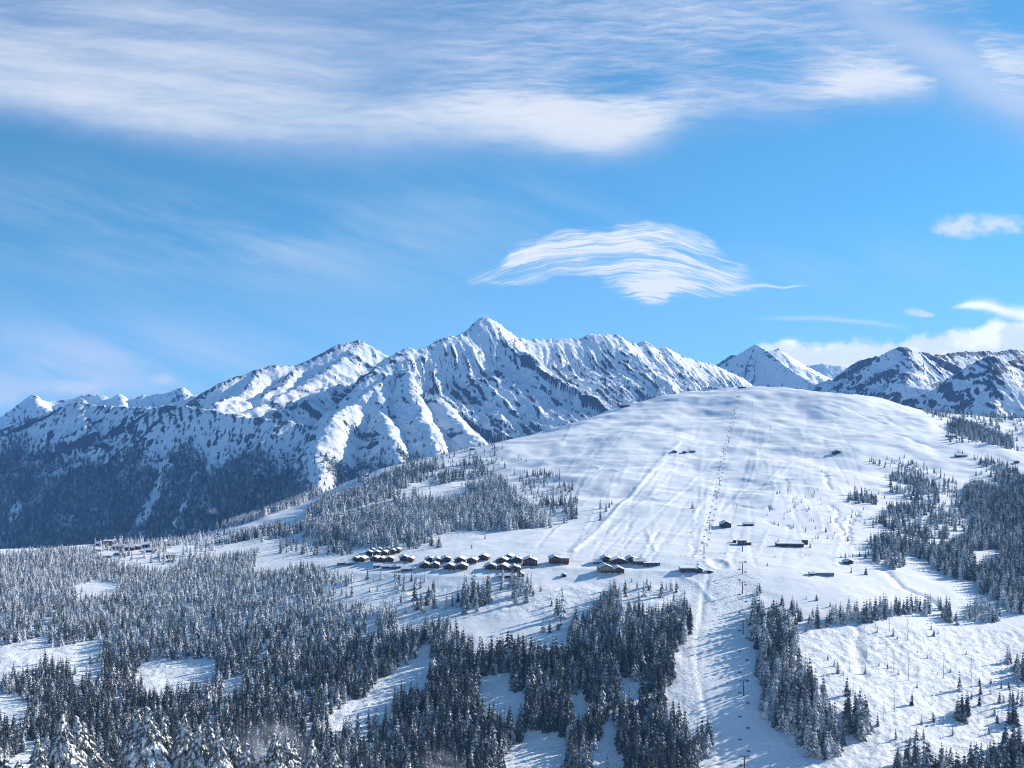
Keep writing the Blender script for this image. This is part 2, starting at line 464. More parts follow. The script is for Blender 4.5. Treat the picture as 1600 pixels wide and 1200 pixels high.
def mat_mountain(name, rock=(0.050, 0.058, 0.076), wood=(0.045, 0.055, 0.05)):
    m, n, b = new_mat(name)
    co = obj_co(n)
    n1 = n.noise(co, 0.075, 4, 0.7)
    n2 = n.noise(co, 0.006, 5, 0.6)
    rk = attr(n, 'rock')
    mask = n.step(n.add(rk, n.add(n.mul(n.sub(n1, 0.5), 0.55), n.mul(n.sub(n2, 0.5), 0.2))), 0.40, 0.54)
    rc = n.mix(n.noise(co, 0.02, 4, 0.6), tuple(x * 0.6 for x in rock), tuple(x * 1.7 for x in rock))
    c = n.mix(mask, SNOW, rc)
    wd = attr(n, 'wood')
    n3 = n.noise(co, 0.055, 4, 0.7)
    wm = n.step(n.add(wd, n.mul(n.sub(n3, 0.5), 1.1)), 0.42, 0.66)
    c = n.mix(n.mul(wm, 0.9), c, wood)
    n.put(b.inputs['Base Color'], c)
    b.inputs['Roughness'].default_value = 0.8
    bump(n, b, n.add(n.noise(co, 0.012, 6, 0.65), n.mul(mask, 0.12)), 1.0, 12.0)
    return m


# ---------------------------------------------------------------- the ski hill and the valley floor before it
CTRL_PIX = [
    # px, [(py, depth) ...]
    (-260, [(1200, 720), (1100, 890), (1000, 1070), (905, 1330), (868, 1480)]),
    (0, [(1200, 720), (1100, 880), (1020, 1030), (950, 1180), (900, 1330), (860, 1520)]),
    (200, [(1200, 740), (1100, 890), (1020, 1040), (940, 1200), (885, 1420), (852, 1620)]),
    (400, [(1200, 760), (1100, 890), (1000, 1050), (920, 1230), (875, 1420), (840, 1640), (812, 1860)]),
    (600, [(1200, 780), (1100, 890), (1000, 1030), (930, 1150), (885, 1260), (850, 1430), (800, 1730), (760, 2010), (738, 2210)]),
    (800, [(1200, 790), (1100, 890), (1000, 1010), (930, 1120), (885, 1215), (840, 1400), (780, 1760), (720, 2150), (685, 2460)]),
    (1000, [(1200, 795), (1100, 885), (1000, 1000), (930, 1110), (885, 1200), (840, 1370), (780, 1660), (700, 2200), (660, 2500), (630, 2810)]),
    (1150, [(1200, 800), (1100, 880), (1000, 1000), (930, 1110), (890, 1185), (850, 1330), (800, 1560), (750, 1850), (700, 2200), (650, 2610), (607, 3020)]),
    (1350, [(1200, 800), (1100, 890), (1000, 1020), (950, 1090), (900, 1190), (850, 1350), (800, 1580), (750, 1850), (700, 2180), (655, 2520), (619, 2880)]),
    (1500, [(1200, 810), (1100, 920), (1000, 1060), (930, 1180), (880, 1320), (830, 1530), (780, 1780), (730, 2050), (690, 2350), (662, 2650)]),
    (1600, [(1200, 820), (1100, 930), (1000, 1080), (930, 1200), (880, 1340), (830, 1560), (780, 1800), (742, 2000), (708, 2270)]),
    (1850, [(1200, 820), (1000, 1090), (880, 1350), (800, 1800), (775, 2000)]),
]
ctrl = [P(px, py, Y) for px, rows in CTRL_PIX for py, Y in rows]
# the near slope, below the frame, on which the photographer's side of the valley lies
ctrl += [(0, 0, -34), (-150, 0, -34), (150, 0, -34), (-160, 160, -70), (0, 160, -74), (160, 160, -80), (-80, 80, -50), (80, 80, -54),
         (-300, 400, -180), (0, 400, -188), (300, 400, -195), (-420, 590, -258), (0, 600, -268), (420, 600, -272), (-800, 400, -180), (800, 400, -200)]
# beyond the crest the ground falls away
for (px, py, Y, n) in [(200, 852, 1620, (-.5, .87)), (400, 812, 1860, (-.6, .8)), (600, 738, 2210, (-.6, .8)), (800, 685, 2460, (-.55, .83)), (1000, 630, 2810, (-.4, .92)),
                       (1150, 607, 3020, (0, 1)), (1350, 619, 2880, (.15, .99)), (-260, 868, 1480, (-.3, .95)), (0, 860, 1520, (-.4, .92))]:
    x, y, z = P(px, py, Y)
    for d, dz in ((130, -22 if px > 900 else -30), (330, -110), (700, -330), (1300, -640)):
        ctrl.append((x + n[0] * d, y + n[1] * d, z + dz))
# right of the summit: a dip and the wooded shoulder behind it
for (px, py, Y) in [(1500, 668, 2860), (1600, 715, 2520), (1420, 640, 3150), (1500, 649, 3250), (1560, 656, 3200), (1640, 664, 3100), (1800, 680, 3000), (1560, 700, 2850),
                    (1650, 745, 2350), (1500, 690, 3700), (1600, 690, 3700), (1420, 690, 3700), (1800, 700, 3700)]:
    ctrl.append(P(px, py, Y))
ctrl = np.array(ctrl, dtype=np.float64)


def _kern(r2):
    return 0.5 * r2 * np.log(r2 + 1e-12)


_cx = ctrl[:, :2] / 1000.0
_n = len(_cx)
_r2 = ((_cx[:, None] - _cx[None]) ** 2).sum(-1)
_A = np.zeros((_n + 3, _n + 3))
_A[:_n, :_n] = _kern(_r2) + np.eye(_n) * 2e-4
_A[:_n, _n] = 1; _A[:_n, _n + 1:] = _cx
_A[_n:, :_n] = _A[:_n, _n:].T
_w = np.linalg.solve(_A, np.concatenate([ctrl[:, 2], np.zeros(3)]))


def base_height(X, Y):
    x = (np.asarray(X) / 1000.0); y = (np.asarray(Y) / 1000.0)
    z = _w[_n] + _w[_n + 1] * x + _w[_n + 2] * y
    for i in range(_n):
        z = z + _w[i] * _kern((x - _cx[i, 0]) ** 2 + (y - _cx[i, 1]) ** 2)
    return z


# columns run along view bearings, rows by depth, finest where the ground is seen flattest
U = np.concatenate([np.arange(-900, -60, 14), np.arange(-60, 1660, 2.6), np.arange(1660, 2500, 14)])
YR = np.concatenate([np.geomspace(12, 690, 60), np.arange(700, 1420, 2.4), np.arange(1420, 3420, 5.0), np.arange(3440, 4300, 24)])
UU, YY = np.meshgrid(U, YR)
XX = (UU - 800) / F * YY
# the smooth base is solved on every sixth row and column, then interpolated
cu_i = np.unique(np.concatenate([np.arange(0, len(U), 6), [len(U) - 1]])); cy_i = np.unique(np.concatenate([np.arange(0, len(YR), 6), [len(YR) - 1]]))
Zc = base_height(XX[np.ix_(cy_i, cu_i)], YY[np.ix_(cy_i, cu_i)])
Zt = np.stack([np.interp(U, U[cu_i], r) for r in Zc])
ZB = np.stack([np.interp(YR, YR[cy_i], Zt[:, j]) for j in range(len(U))], 1)
ZB = np.maximum(ZB, -900 + 0.02 * (YY - 4000))

upper = sstep(YY, 1350, 1800)
# long swells of wind-packed snow on the bald upper hill, small humps lower down
Z = ZB + upper * sstep(3350 - YY, 0, 300) * (12.0 * fbm(XX - 0.3 * YY, YY * 0.9, 330, 2) + 9.0 * fbm(XX, YY, 150, 3) + 1.6 * fbm(XX, YY * 0.8, 42, 2))
low = (1 - upper) * sstep(YY, 640, 720)
Z += low * (2.2 * fbm(XX, YY, 150, 3) + 0.9 * fbm(XX + 50, YY, 34, 3))
ZB0 = Z.copy()


def col_interp(A, px):
    j = np.clip(np.searchsorted(U, px) - 1, 0, len(U) - 2)
    t = (px - U[j]) / (U[j + 1] - U[j])
    return A[:, j] * (1 - t) + A[:, j + 1] * t


def unproject(px, py, near=690):
    """where the sight line through a pixel of the photograph first meets the ground"""
    z = col_interp(Z, px)
    row = 600 - z / YR * F
    k = np.where((YR > near) & (row <= py))[0]
    if len(k) == 0: k = [len(YR) - 1]
    i = k[0]
    a, b_ = row[i - 1], row[i]
    t = 0 if a == b_ else np.clip((a - py) / (a - b_), 0, 1)
    y = YR[i - 1] + t * (YR[i] - YR[i - 1])
    return ((px - 800) / F * y, y, z[i - 1] + t * (z[i] - z[i - 1]))


def height(X, Y):
    """the finished ground under a point (bilinear on the sheet)"""
    X = np.atleast_1d(np.asarray(X, float)); Y = np.atleast_1d(np.asarray(Y, float))
    px = X / Y * F + 800
    j = np.clip(np.searchsorted(U, px) - 1, 0, len(U) - 2); tj = np.clip((px - U[j]) / (U[j + 1] - U[j]), 0, 1)
    i = np.clip(np.searchsorted(YR, Y) - 1, 0, len(YR) - 2); ti = np.clip((Y - YR[i]) / (YR[i + 1] - YR[i]), 0, 1)
    return (Z[i, j] * (1 - ti) * (1 - tj) + Z[i + 1, j] * ti * (1 - tj) + Z[i, j + 1] * (1 - ti) * tj + Z[i + 1, j + 1] * ti * tj)


def world_line(pix):
    return [unproject(*p) for p in pix]


track = np.zeros_like(Z); rough = np.zeros_like(Z); scrub = np.zeros_like(Z)


def near_line(line, reach):
    """grid rows close to a line, so that the features stay cheap"""
    xs = [p[0] for p in line]; ys = [p[1] for p in line]
    i0, i1 = np.searchsorted(YR, [min(ys) - reach, max(ys) + reach])
    px0 = min((p[0]) / p[1] * F + 800 for p in line) - 40; px1 = max((p[0]) / p[1] * F + 800 for p in line) + 40
    j0, j1 = np.searchsorted(U, [px0, px1])
    return slice(max(i0, 0), i1 + 1), slice(max(j0, 0), j1 + 1)


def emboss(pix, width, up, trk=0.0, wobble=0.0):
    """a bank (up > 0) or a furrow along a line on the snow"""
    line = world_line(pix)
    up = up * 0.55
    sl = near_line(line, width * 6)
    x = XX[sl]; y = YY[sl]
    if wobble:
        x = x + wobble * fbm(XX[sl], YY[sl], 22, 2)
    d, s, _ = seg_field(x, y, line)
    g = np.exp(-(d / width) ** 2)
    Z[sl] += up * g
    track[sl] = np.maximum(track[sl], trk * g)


# the road bank that climbs the hill from the hotel, piste edges and groomer lanes
emboss([(893, 862), (930, 826), (962, 796), (990, 768), (1010, 745), (1040, 712), (1062, 690)], 5.0, 2.2)
emboss([(896, 860), (962, 797), (1010, 746), (1062, 691)], 2.0, 1.6)
emboss([(884, 870), (905, 850), (940, 815), (975, 780), (1003, 748)], 3.5, -1.0, 0.4)
emboss([(905, 855), (950, 818), (1000, 772), (1030, 735)], 3.5, 0.9)
for a, b_, c_, d_, h in [((930, 850), (985, 800), (1030, 760), (1075, 705), .9), ((1030, 800), (1060, 770), (1090, 745), (1120, 715), 1.0),
                        ((1000, 830), (1040, 790), (1075, 765), (1100, 735), -.8), ((1085, 800), (1105, 770), (1125, 735), (1135, 715), 1.1), ((1045, 850), (1075, 815), (1105, 780), (1130, 735), 0.8),
                        ((1130, 800), (1165, 765), (1180, 735), (1182, 700), 1.1), ((1200, 760), (1225, 735), (1240, 720), (1290, 700), 1.0), ((1170, 780), (1195, 760), (1215, 735), (1222, 722), .9),
                        ((1185, 700), (1195, 690), (1204, 675), (1206, 660), .8), ((1150, 700), (1160, 680), (1168, 665), (1170, 650), .8)]:
    emboss([a, b_, c_, d_], 2.4, h * 1.0, 0.25 if h < 0 else 0, 2)
emboss([(1010, 828), (1015, 840), (1019, 852), (1026, 862)], 3.0, 1.5)         # the curling bank on the lower piste
emboss([(1028, 832), (1020, 842), (1016, 854)], 2.5, -1.5)
emboss([(1191, 834), (1230, 841), (1262, 848), (1300, 850), (1335, 845)], 2.2, 1.0, 0.5)
# stream gully right of the piste plateau
emboss([(1385, 893), (1398, 905), (1410, 917), (1430, 926), (1448, 932), (1462, 944)], 5.0, -4.0, 0, 4)
emboss([(1336, 960), (1340, 985), (1338, 1010), (1345, 1035), (1352, 1060)], 5.0, -3.0, 0, 6)
emboss([(1345, 1036), (1400, 1012), (1445, 1004)], 3.0, 1.6)
emboss([(1395, 1165), (1400, 1185), (1420, 1200)], 4.0, -2.5, 0, 4)
for pix in [[(1300, 790), (1310, 800), (1305, 815), (1318, 830), (1320, 845)], [(1340, 800), (1330, 815), (1325, 830), (1330, 850)], [(1200, 815), (1215, 822), (1230, 820), (1234, 826)],
            [(1288, 738), (1292, 752), (1299, 765)], [(1150, 790), (1180, 795), (1200, 790), (1203, 797)]]:
    emboss(pix, 3.0, -3.4, 0.3, 7)
# ledges on the right flank of the dome
for pix in [[(1300, 628), (1340, 645), (1380, 662)], [(1330, 640), (1380, 650), (1420, 672)], [(1390, 676), (1430, 690), (1460, 700)], [(1270, 636), (1290, 643), (1310, 650)]]:
    emboss(pix, 7.0, -2.6, 0, 6)
# the main run below the lift station: a bank on its left edge
emboss([(1108, 893), (1100, 930), (1094, 965), (1090, 1000), (1090, 1040), (1094, 1075), (1104, 1110), (1120, 1145), (1126, 1175), (1124, 1200)], 2.4, -1.1, 0.6)
emboss([(1100, 893), (1092, 930), (1086, 965), (1083, 1000), (1083, 1040), (1088, 1075), (1097, 1110), (1113, 1145), (1118, 1175), (1116, 1200)], 4.0, 0.35)
emboss([(1190, 960), (1192, 1000), (1188, 1040), (1192, 1080), (1205, 1120), (1230, 1150), (1262, 1185)], 3.0, -1.0, .3)
# the ring wall of the snow basin beside the valley station
bx, by, _bz = unproject(1122, 880)
dB = np.hypot((XX - bx) / 1.0, (YY - by) / 1.9)
Z += 0.7 * np.exp(-((dB - 13) / 3.0) ** 2) - 2.2 * np.exp(-(dB / 9.5) ** 4)
# the terrace edge in front of the chalets
emboss([(560, 897), (620, 899), (690, 901), (760, 903), (815, 903), (860, 888), (920, 890), (960, 893), (1010, 893), (1060, 897), (1092, 893)], 9.0, 2.2)
emboss([(570, 912), (640, 918), (720, 922), (800, 915), (880, 905), (940, 915)], 16.0, -2.6)
emboss([(1060, 897), (1090, 912), (1110, 935)], 3.0, 1.4)

# ski tracks and groomer passes, faint and many
_r = random.Random(5)
for _ in range(95):
    px0 = _r.uniform(900, 1330); py0 = _r.uniform(640, 830)
    dxp = (px0 - 1150) * 0.25 + _r.uniform(-50, 20); n_ = _r.uniform(30, 110)
    ln = [(px0 + dxp * t * n_ / 90 + _r.uniform(-4, 4), min(885, py0 + n_ * t)) for t in (0, .33, .66, 1)]
    emboss(ln, 2.0, 1.05 * _r.choice((-1, 1)) * _r.uniform(0.4, 0.95), _r.choice((0, 0, .4)), 4)
for _ in range(30):
    px0 = _r.uniform(780, 1400); py0 = _r.uniform(690, 800)
    ln = [(px0 + 40 * t, py0 + _r.uniform(-3, 3) + 4 * t) for t in range(4)]
    emboss(ln, 3.0, _r.uniform(0.6, 1.6), 0, 5)
pxg = UU
pyg = 600 - Z / YY * F
piste = sstep(pxg, 1090, 1104) * sstep(1200 - pxg, 0, 16) * sstep(pyg, 888, 900)
cut = sstep(pxg, 1215, 1260) * sstep(pyg, 968, 990) * sstep(1640 - pxg, 0, 60)              # the felled slope on the right
Z += cut * (0.8 * fbm(XX, YY, 24, 3) + 1.3 * ridged(XX + 80, YY, 13, 2) + 0.5 * fbm(XX, YY + 30, 6, 1))
gul = sstep(pyg, 985, 1010) * (1 - sstep(pxg, 1060, 1090))
Z += gul * (1.3 * fbm(XX, YY, 24, 3) + 0.7 * ridged(XX, YY, 12, 2))
mead = sstep(pyg, 905, 925) * (1 - sstep(pyg, 950, 975)) * sstep(pxg, 540, 580) * (1 - sstep(pxg, 1060, 1085))
Z += mead * (0.9 * fbm(XX, YY, 14, 3) + 0.6 * ridged(XX, YY, 11, 2))
Z += piste * (1 - sstep(pyg, 945, 1000)) * 0.45 * fbm(XX, YY, 6, 2)
rough = np.clip(np.maximum(np.maximum(0.75 * cut, 0.6 * gul), np.maximum(0.55 * mead, 0.7 * piste * (1 - sstep(pyg, 950, 985)))), 0, 1)
rough = np.maximum(rough, 0.9 * sstep(pyg, 893, 905) * sstep(pxg, 1058, 1072) * (1 - sstep(pxg, 1090, 1100)))
scrub = cut * np.clip(0.35 + fbm(XX, YY, 60, 2), 0, 1)
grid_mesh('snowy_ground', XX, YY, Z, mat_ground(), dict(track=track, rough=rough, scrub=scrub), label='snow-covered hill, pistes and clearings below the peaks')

# the floor of the world far below, under everything
_m, _nn, _b = new_mat('valley_snow'); _b.inputs['Base Color'].default_value = (*SNOW, 1)
bs = 8990.0
me = bpy.data.meshes.new('valley_floor'); me.from_pydata([(-bs, -290, -930), (bs, -290, -930), (bs, 10490, -930), (-bs, 10490, -930)], [], [(0, 1, 2, 3)]); me.materials.append(_m)
vf = bpy.data.objects.new('valley_floor', me); vf['kind'] = 'structure'; COL.objects.link(vf)


# ---------------------------------------------------------------- mountains
def mountain(name, label, ridges, spurs, box, step, k=(0.85, 1.0), gully=1.0, shear=0.0, base=-900.0, rock_bias=0.0, wood_top=None, mat=None, seed=0, jag=7.0, lean=0.0, woodpix=None, warp=1.0, crest=0.14, carve=50.0):
    x0, x1, y0, y1 = box
    X, Y = np.meshgrid(np.arange(x0, x1, step), np.arange(y0, y1, step))
    lines = [[P(*p) for p in r] for r in ridges] + [[P(*p) for p in (r[0] if isinstance(r, tuple) else r)] for r in spurs]
    ks = [k[0]] * len(ridges) + [r[1] if isinstance(r, tuple) else k[1] for r in spurs]
    D0 = np.full(X.shape, 1e9)
    for L in lines[:len(ridges)]:
        d, _, _ = seg_field(X, Y, L); D0 = np.minimum(D0, d)
    wamp = warp * sstep(D0, 30, 420)
    WX = X + wamp * (110 * fbm(X + 999 * seed, Y, 520, 3) + 42 * fbm(X, Y + 555 * seed, 130, 3))
    WY = Y + wamp * (110 * fbm(X, Y - 777 * seed, 520, 3) + 42 * fbm(X - 333 * seed, Y, 130, 3))
    H = np.full(X.shape, -1e9); S = np.zeros(X.shape); D = np.full(X.shape, 1e9)
    for i, L in enumerate(lines):
        d, s, z = seg_field(WX, WY, L)
        if i >= len(ridges):
            z = z + sstep(s, 0, 250) * (26 * pnoise(s / 210 + 7.7 * i, 3.1 * i + 0 * s) + 12 * pnoise(s / 70 + 1.7 * i, 9.1 * i + 0 * s))
            d = np.sqrt(d * d + 22.0 ** 2) - 22.0 * np.exp(-s / 120.0)          # spurs are rounder than crests
        kk = ks[i]
        h = z - kk * d * (1 - 0.42 * d / (d + 500))
        best = h > H
        S = np.where(best, s + 1000 * i, S); D = np.where(best, d, D)
        df = np.abs(h - H); m = 12.0
        soft = np.where(df < m, (m - df) ** 2 / (4 * m), 0)        # rounded valleys and joints
        H = np.maximum(H, h) + np.where(H > -1e8, soft, 0)
    ramp = sstep(D, 3, 120)
    ca, sa = math.cos(math.radians(shear)), math.sin(math.radians(shear))
    wx = X + 70 * fbm(X + 41 * seed, Y, 420, 2) + 16 * fbm(X, Y + 87 * seed, 90, 2)
    wy = Y + 70 * fbm(X, Y - 61 * seed, 420, 2)
    q = wx * ca + wy * sa + 700 * seed; al = -wx * sa + wy * ca
    rib = ridged(q, al * 0.24, 170, 2, 0.6)
    rib2 = ridged(q + 40, al * 0.15 + 91, 54, 3, 0.6)
    rib3 = ridged(q + 140, al * 0.14 + 191, 24, 2, 0.6)
    body = ridged(WX + 200 * seed, WY, 360, 6, 0.62)
    far = sstep(D, 30, 260)
    patch = 0.55 + 0.9 * np.clip(fbm(X, Y, 380, 2) + 0.35, 0, 1)
    rib4 = ridged(q + 71, al * 0.06 + 33, 19, 1)
    rib5 = ridged(q + 371, al * 0.09 + 93, 34, 2, 0.5)
    H = H - gully * (far * 40 * (1 - rib) + ramp * patch * (19 * (1 - rib2) + 8.5 * (1 - rib3)) + far * carve * (1 - body))
    H = H + gully * (jag * 1.6 * (ridged(X, Y, 60, 3) - 0.5)) * sstep(55 - D, 0, 55) + 0.75 * jag * fbm(X, Y, 36, 4, 0.65)
    H = np.maximum(H, base)
    gy, gx = np.gradient(H, step)
    slope = np.hypot(gx, gy)
    # local relief: ribs shed their snow, gullies keep it
    blur = H.copy()
    for ax in (0, 1):
        for _ in range(3):
            blur = (np.roll(blur, 3, ax) + blur + np.roll(blur, -3, ax)) / 3
    curv = (H - blur) / step
    rock = 0.06 + rock_bias + 0.62 * sstep(slope, 0.75, 1.7) + 0.12 * np.clip(curv, -1, 1.2) + 0.16 * fbm(X, Y, 420, 3) + crest * sstep(60 - D, 0, 60)
    # rock streaks along the ribs, and more rock on left-facing slopes
    rock = rock + 0.34 * (rib3 - 0.55) + 0.34 * (rib4 - 0.5) + 0.26 * (rib5 - 0.5) + 0.12 * (rib2 - 0.5)
    rock = rock + lean * np.clip(gx, -1.2, 1.2)
    wood = np.zeros_like(H)
    if wood_top is not None:
        chute = ridged(q * 1.0 + 333, al * 0.10 + 70, 330, 3, 0.5)
        wood = sstep(wood_top + 150 * fbm(X, Y, 320, 4, 0.6) - H, -140, 170) * (0.80 + 0.6 * fbm(X, Y, 140, 3)) * (1 - 0.9 * sstep(chute, 0.66, 0.84) * sstep(H - wood_top + 420, 0, 200))
        if woodpix is not None:
            wood = wood * woodpix(X / Y * F + 800, 600 - H / Y * F)
        wood = np.clip(wood, 0, 1)
        rock = rock * (1 - 0.5 * wood)
    o = grid_mesh(name, X, Y, H, mat, dict(rock=np.clip(rock, 0, 1), wood=wood), label=label)
    return o, X, Y, H, wood


MM = mat_mountain('alpine_rock_and_snow')
M1_ridge = [(520, 640, 5300), (560, 600, 5400), (608, 557, 5600), (623, 550, 5640), (637, 545, 5680), (650, 548, 5700), (667, 543, 5740), (683, 532, 5780), (700, 527, 5820), (717, 522, 5860), (727, 520, 5890), (743, 505, 5950), (757, 496, 6000),
            (767, 497, 6020), (790, 513, 6080), (807, 527, 6120), (827, 530, 6160), (860, 530, 6220), (880, 528, 6260), (913, 529, 6310), (923, 523, 6330), (942, 521, 6360), (960, 524, 6390), (967, 523, 6400), (985, 535, 6440),
            (998, 538, 6470), (1006, 533, 6490), (1027, 545, 6530), (1038, 541, 6560), (1053, 550, 6600), (1076, 560, 6650), (1098, 565, 6700), (1118, 570, 6750), (1160, 590, 6850), (1200, 620, 6950), (1260, 660, 7000)]
M1 = mountain('mountain', 'sharp sunlit white peak with dark rock ribs, highest of the range',
              [M1_ridge],
              [([(608, 557, 5600), (590, 597, 5420), (593, 640, 5150), (612, 680, 4850), (640, 740, 4450), (670, 800, 4100)], 0.62),
               ([(590, 597, 5420), (555, 622, 5250), (520, 645, 5050), (503, 690, 4780), (490, 745, 4420), (480, 810, 4050)], 0.72),
               [(660, 544, 5720), (682, 602, 5420), (720, 655, 5080), (760, 705, 4730), (800, 760, 4380)],
               [(700, 527, 5820), (742, 590, 5560), (800, 648, 5240), (860, 702, 4890), (900, 745, 4540)],
               ([(757, 496, 6000), (795, 548, 5760), (860, 608, 5460), (935, 664, 5080), (1000, 724, 4720)], 0.66),
               [(840, 530, 6180), (900, 584, 5910), (970, 638, 5530), (1040, 692, 5130)],
               [(923, 523, 6330), (980, 576, 6090), (1050, 624, 5780), (1120, 672, 5430)],
               [(1006, 533, 6490), (1055, 584, 6280), (1120, 628, 5980)],
               [(1076, 560, 6650), (1130, 602, 6440), (1180, 641, 6220)],
               [(637, 545, 5680), (642, 604, 5360), (667, 664, 4980), (702, 722, 4580)]],
              (-1150, 1750, 4150, 7150), 6.2, warp=0.5, k=(0.60, 0.50), gully=1.3, carve=24.0, shear=29, rock_bias=-0.02, wood_top=-330, mat=MM, seed=1, lean=0.12,
              woodpix=lambda a, b: sstep(b, 655, 700) * (0.35 + 0.65 * sstep(760 - a, 0, 140)))
M2 = mountain('mountain', 'shaded wooded mountain with a rocky broken ridge beside the valley',
              [[(-300, 730, 6000), (-150, 705, 5850), (0, 672, 5650), (45, 655, 5600), (75, 645, 5560), (100, 633, 5530), (125, 628, 5500), (150, 632, 5460), (200, 636, 5400), (235, 637, 5350), (262, 634, 5310), (290, 634, 5270), (330, 640, 5200), (380, 650, 5150), (440, 655, 5100), (500, 668, 5050)]],
              [[(125, 628, 5500), (140, 665, 5260), (155, 715, 5000), (175, 770, 4760), (200, 850, 4480)],
               [(200, 636, 5400), (212, 690, 5150), (228, 750, 4880), (250, 810, 4640)],
               [(262, 634, 5310), (272, 690, 5080), (268, 740, 4860)],
               [(45, 655, 5600), (30, 730, 5200), (10, 800, 4850), (-10, 860, 4600)],
               [(-60, 685, 5720), (-100, 770, 5300), (-140, 860, 4900)],
               [(440, 655, 5100), (405, 690, 4930), (355, 740, 4720), (310, 795, 4500), (290, 860, 4280)],
               [(500, 668, 5050), (460, 720, 4800), (430, 780, 4560), (400, 850, 4320)]],
              (-4100, -550, 4100, 6400), 7.0, k=(0.82, 0.50), gully=0.85, shear=8, rock_bias=0.19, wood_top=-320, mat=MM, seed=2, lean=0.05)
M3 = mountain('mountain', 'dark-topped ridge above a bright snow plateau',
              [[(230, 660, 5900), (290, 634, 6100), (300, 624, 6150), (320, 611, 6200), (340, 600, 6250), (370, 588, 6350), (400, 585, 6420), (404, 577, 6450), (425, 570, 6500), (450, 571, 6560), (460, 572, 6600), (490, 558, 6680), (510, 548, 6740), (527, 538, 6800),
                (542, 537, 6840), (558, 532, 6900), (572, 540, 6940), (590, 550, 7000), (607, 556, 7050), (650, 570, 7200), (700, 590, 7400)]],
              [[(404, 577, 6450), (385, 607, 6150), (350, 625, 5850), (300, 655, 5500)],
               [(558, 532, 6900), (520, 570, 6550), (470, 602, 6200), (425, 622, 5950), (360, 645, 5650), (300, 690, 5200)],
               [(607, 556, 7050), (585, 590, 6600), (540, 630, 6100), (450, 660, 5600)],
               [(460, 572, 6600), (445, 600, 6250), (410, 618, 6000)]],
              (-2700, -400, 5000, 7500), 8.5, k=(0.62, 0.45), gully=0.62, shear=20, rock_bias=0.05, crest=0.36, mat=MM, seed=3, lean=0.10)
M4 = mountain('mountain', 'distant pale pyramid behind the hill summit',
              [[(1080, 600, 8500), (1110, 575, 8400), (1127, 565, 8350), (1144, 553, 8300), (1155, 555, 8260), (1168, 546, 8230), (1181, 539, 8200), (1190, 543, 8160), (1203, 551, 8000), (1225, 570, 7800), (1255, 590, 7600), (1290, 612, 7350)],
               [(1181, 539, 8200), (1197, 547, 8150), (1205, 549, 8150), (1215, 544, 8200), (1234, 556, 8260), (1260, 572, 8350), (1300, 592, 8450)],
               [(1234, 560, 9300), (1251, 568, 9300), (1268, 571, 9300), (1285, 568, 9300), (1300, 570, 9300), (1311, 571, 9300), (1324, 575, 9300), (1350, 590, 9300), (1400, 620, 9300)]],
              [[(1181, 539, 8200), (1172, 575, 7900), (1165, 600, 7700)],
               [(1205, 549, 8150), (1195, 590, 7800), (1190, 620, 7500)]],
              (1250, 3500, 7000, 9700), 9.0, k=(0.72, 0.6), gully=0.5, shear=20, rock_bias=0.03, mat=MM, seed=4, lean=0.08, jag=8)
M5 = mountain('mountain', 'shadowed rocky mountain with dark rock faces at the edge of the range',
              [[(1230, 660, 6500), (1270, 618, 6300), (1285, 605, 6220), (1320, 584, 6060), (1332, 572, 6000), (1356, 560, 5880), (1380, 554, 5760), (1398, 547, 5660), (1411, 541, 5600), (1428, 547, 5600), (1455, 554, 5640), (1470, 554, 5680), (1494, 551, 5740),
                (1509, 548, 5780), (1524, 550, 5820), (1539, 548, 5850), (1554, 550, 5880), (1569, 548, 5920), (1581, 545, 5950), (1600, 547, 6000), (1660, 552, 6100), (1750, 540, 6200), (1850, 560, 6300)],
               [(1320, 660, 5150), (1380, 625, 4920), (1440, 605, 4760), (1488, 592, 4640), (1515, 575, 4560), (1536, 562, 4510), (1548, 558, 4480), (1560, 560, 4480), (1572, 565, 4500), (1600, 561, 4540), (1650, 560, 4600), (1720, 575, 4700), (1850, 600, 4800)]],
              [[(1411, 541, 5600), (1425, 575, 5380), (1430, 600, 5200)],
               [(1356, 560, 5880), (1350, 590, 5640), (1345, 620, 5400)],
               [(1548, 558, 4480), (1562, 600, 4260), (1566, 640, 4080), (1560, 690, 3900)],
               [(1600, 561, 4540), (1625, 610, 4300), (1640, 660, 4100), (1640, 710, 3950)],
               [(1488, 592, 4640), (1480, 630, 4450), (1470, 670, 4250)]],
              (1150, 3400, 3700, 6400), 7.4, k=(0.72, 0.42), gully=1.0, shear=12, rock_bias=0.17, wood_top=-110, mat=MM, seed=5, lean=0.02, crest=0.32,
              woodpix=lambda a, b: 0.62 * sstep(b, 612, 660))
M6 = mountain('mountain', 'row of small bright far peaks behind the shaded mountain',
              [[(-200, 640, 9000), (-100, 650, 9000), (0, 656, 9000), (20, 648, 9000), (40, 628, 9000), (52, 617, 9000), (64, 624, 9000), (72, 627, 9050), (83, 627, 9100), (110, 623, 9150), (128, 618, 9150), (140, 616, 9150), (160, 617, 9150), (173, 622, 9150), (187, 616, 9150),
                (200, 625, 9150), (215, 621, 9150), (223, 616, 9150), (233, 619, 9150), (248, 615, 9150), (260, 613, 9150), (272, 610, 9150), (285, 606, 9150), (293, 613, 9150), (300, 620, 9150), (330, 640, 9200)]],
              [[(52, 617, 9000), (75, 650, 8650), (90, 680, 8300)], [(187, 616, 9150), (200, 645, 8800)], [(285, 606, 9150), (300, 640, 8800)], [(128, 618, 9150), (140, 645, 8800)], [(233, 619, 9150), (240, 645, 8800)]],
              (-5500, -2200, 8100, 9900), 10.0, k=(0.72, 0.75), gully=0.7, shear=20, rock_bias=0.0, mat=MM, seed=6, lean=0.08, jag=10)
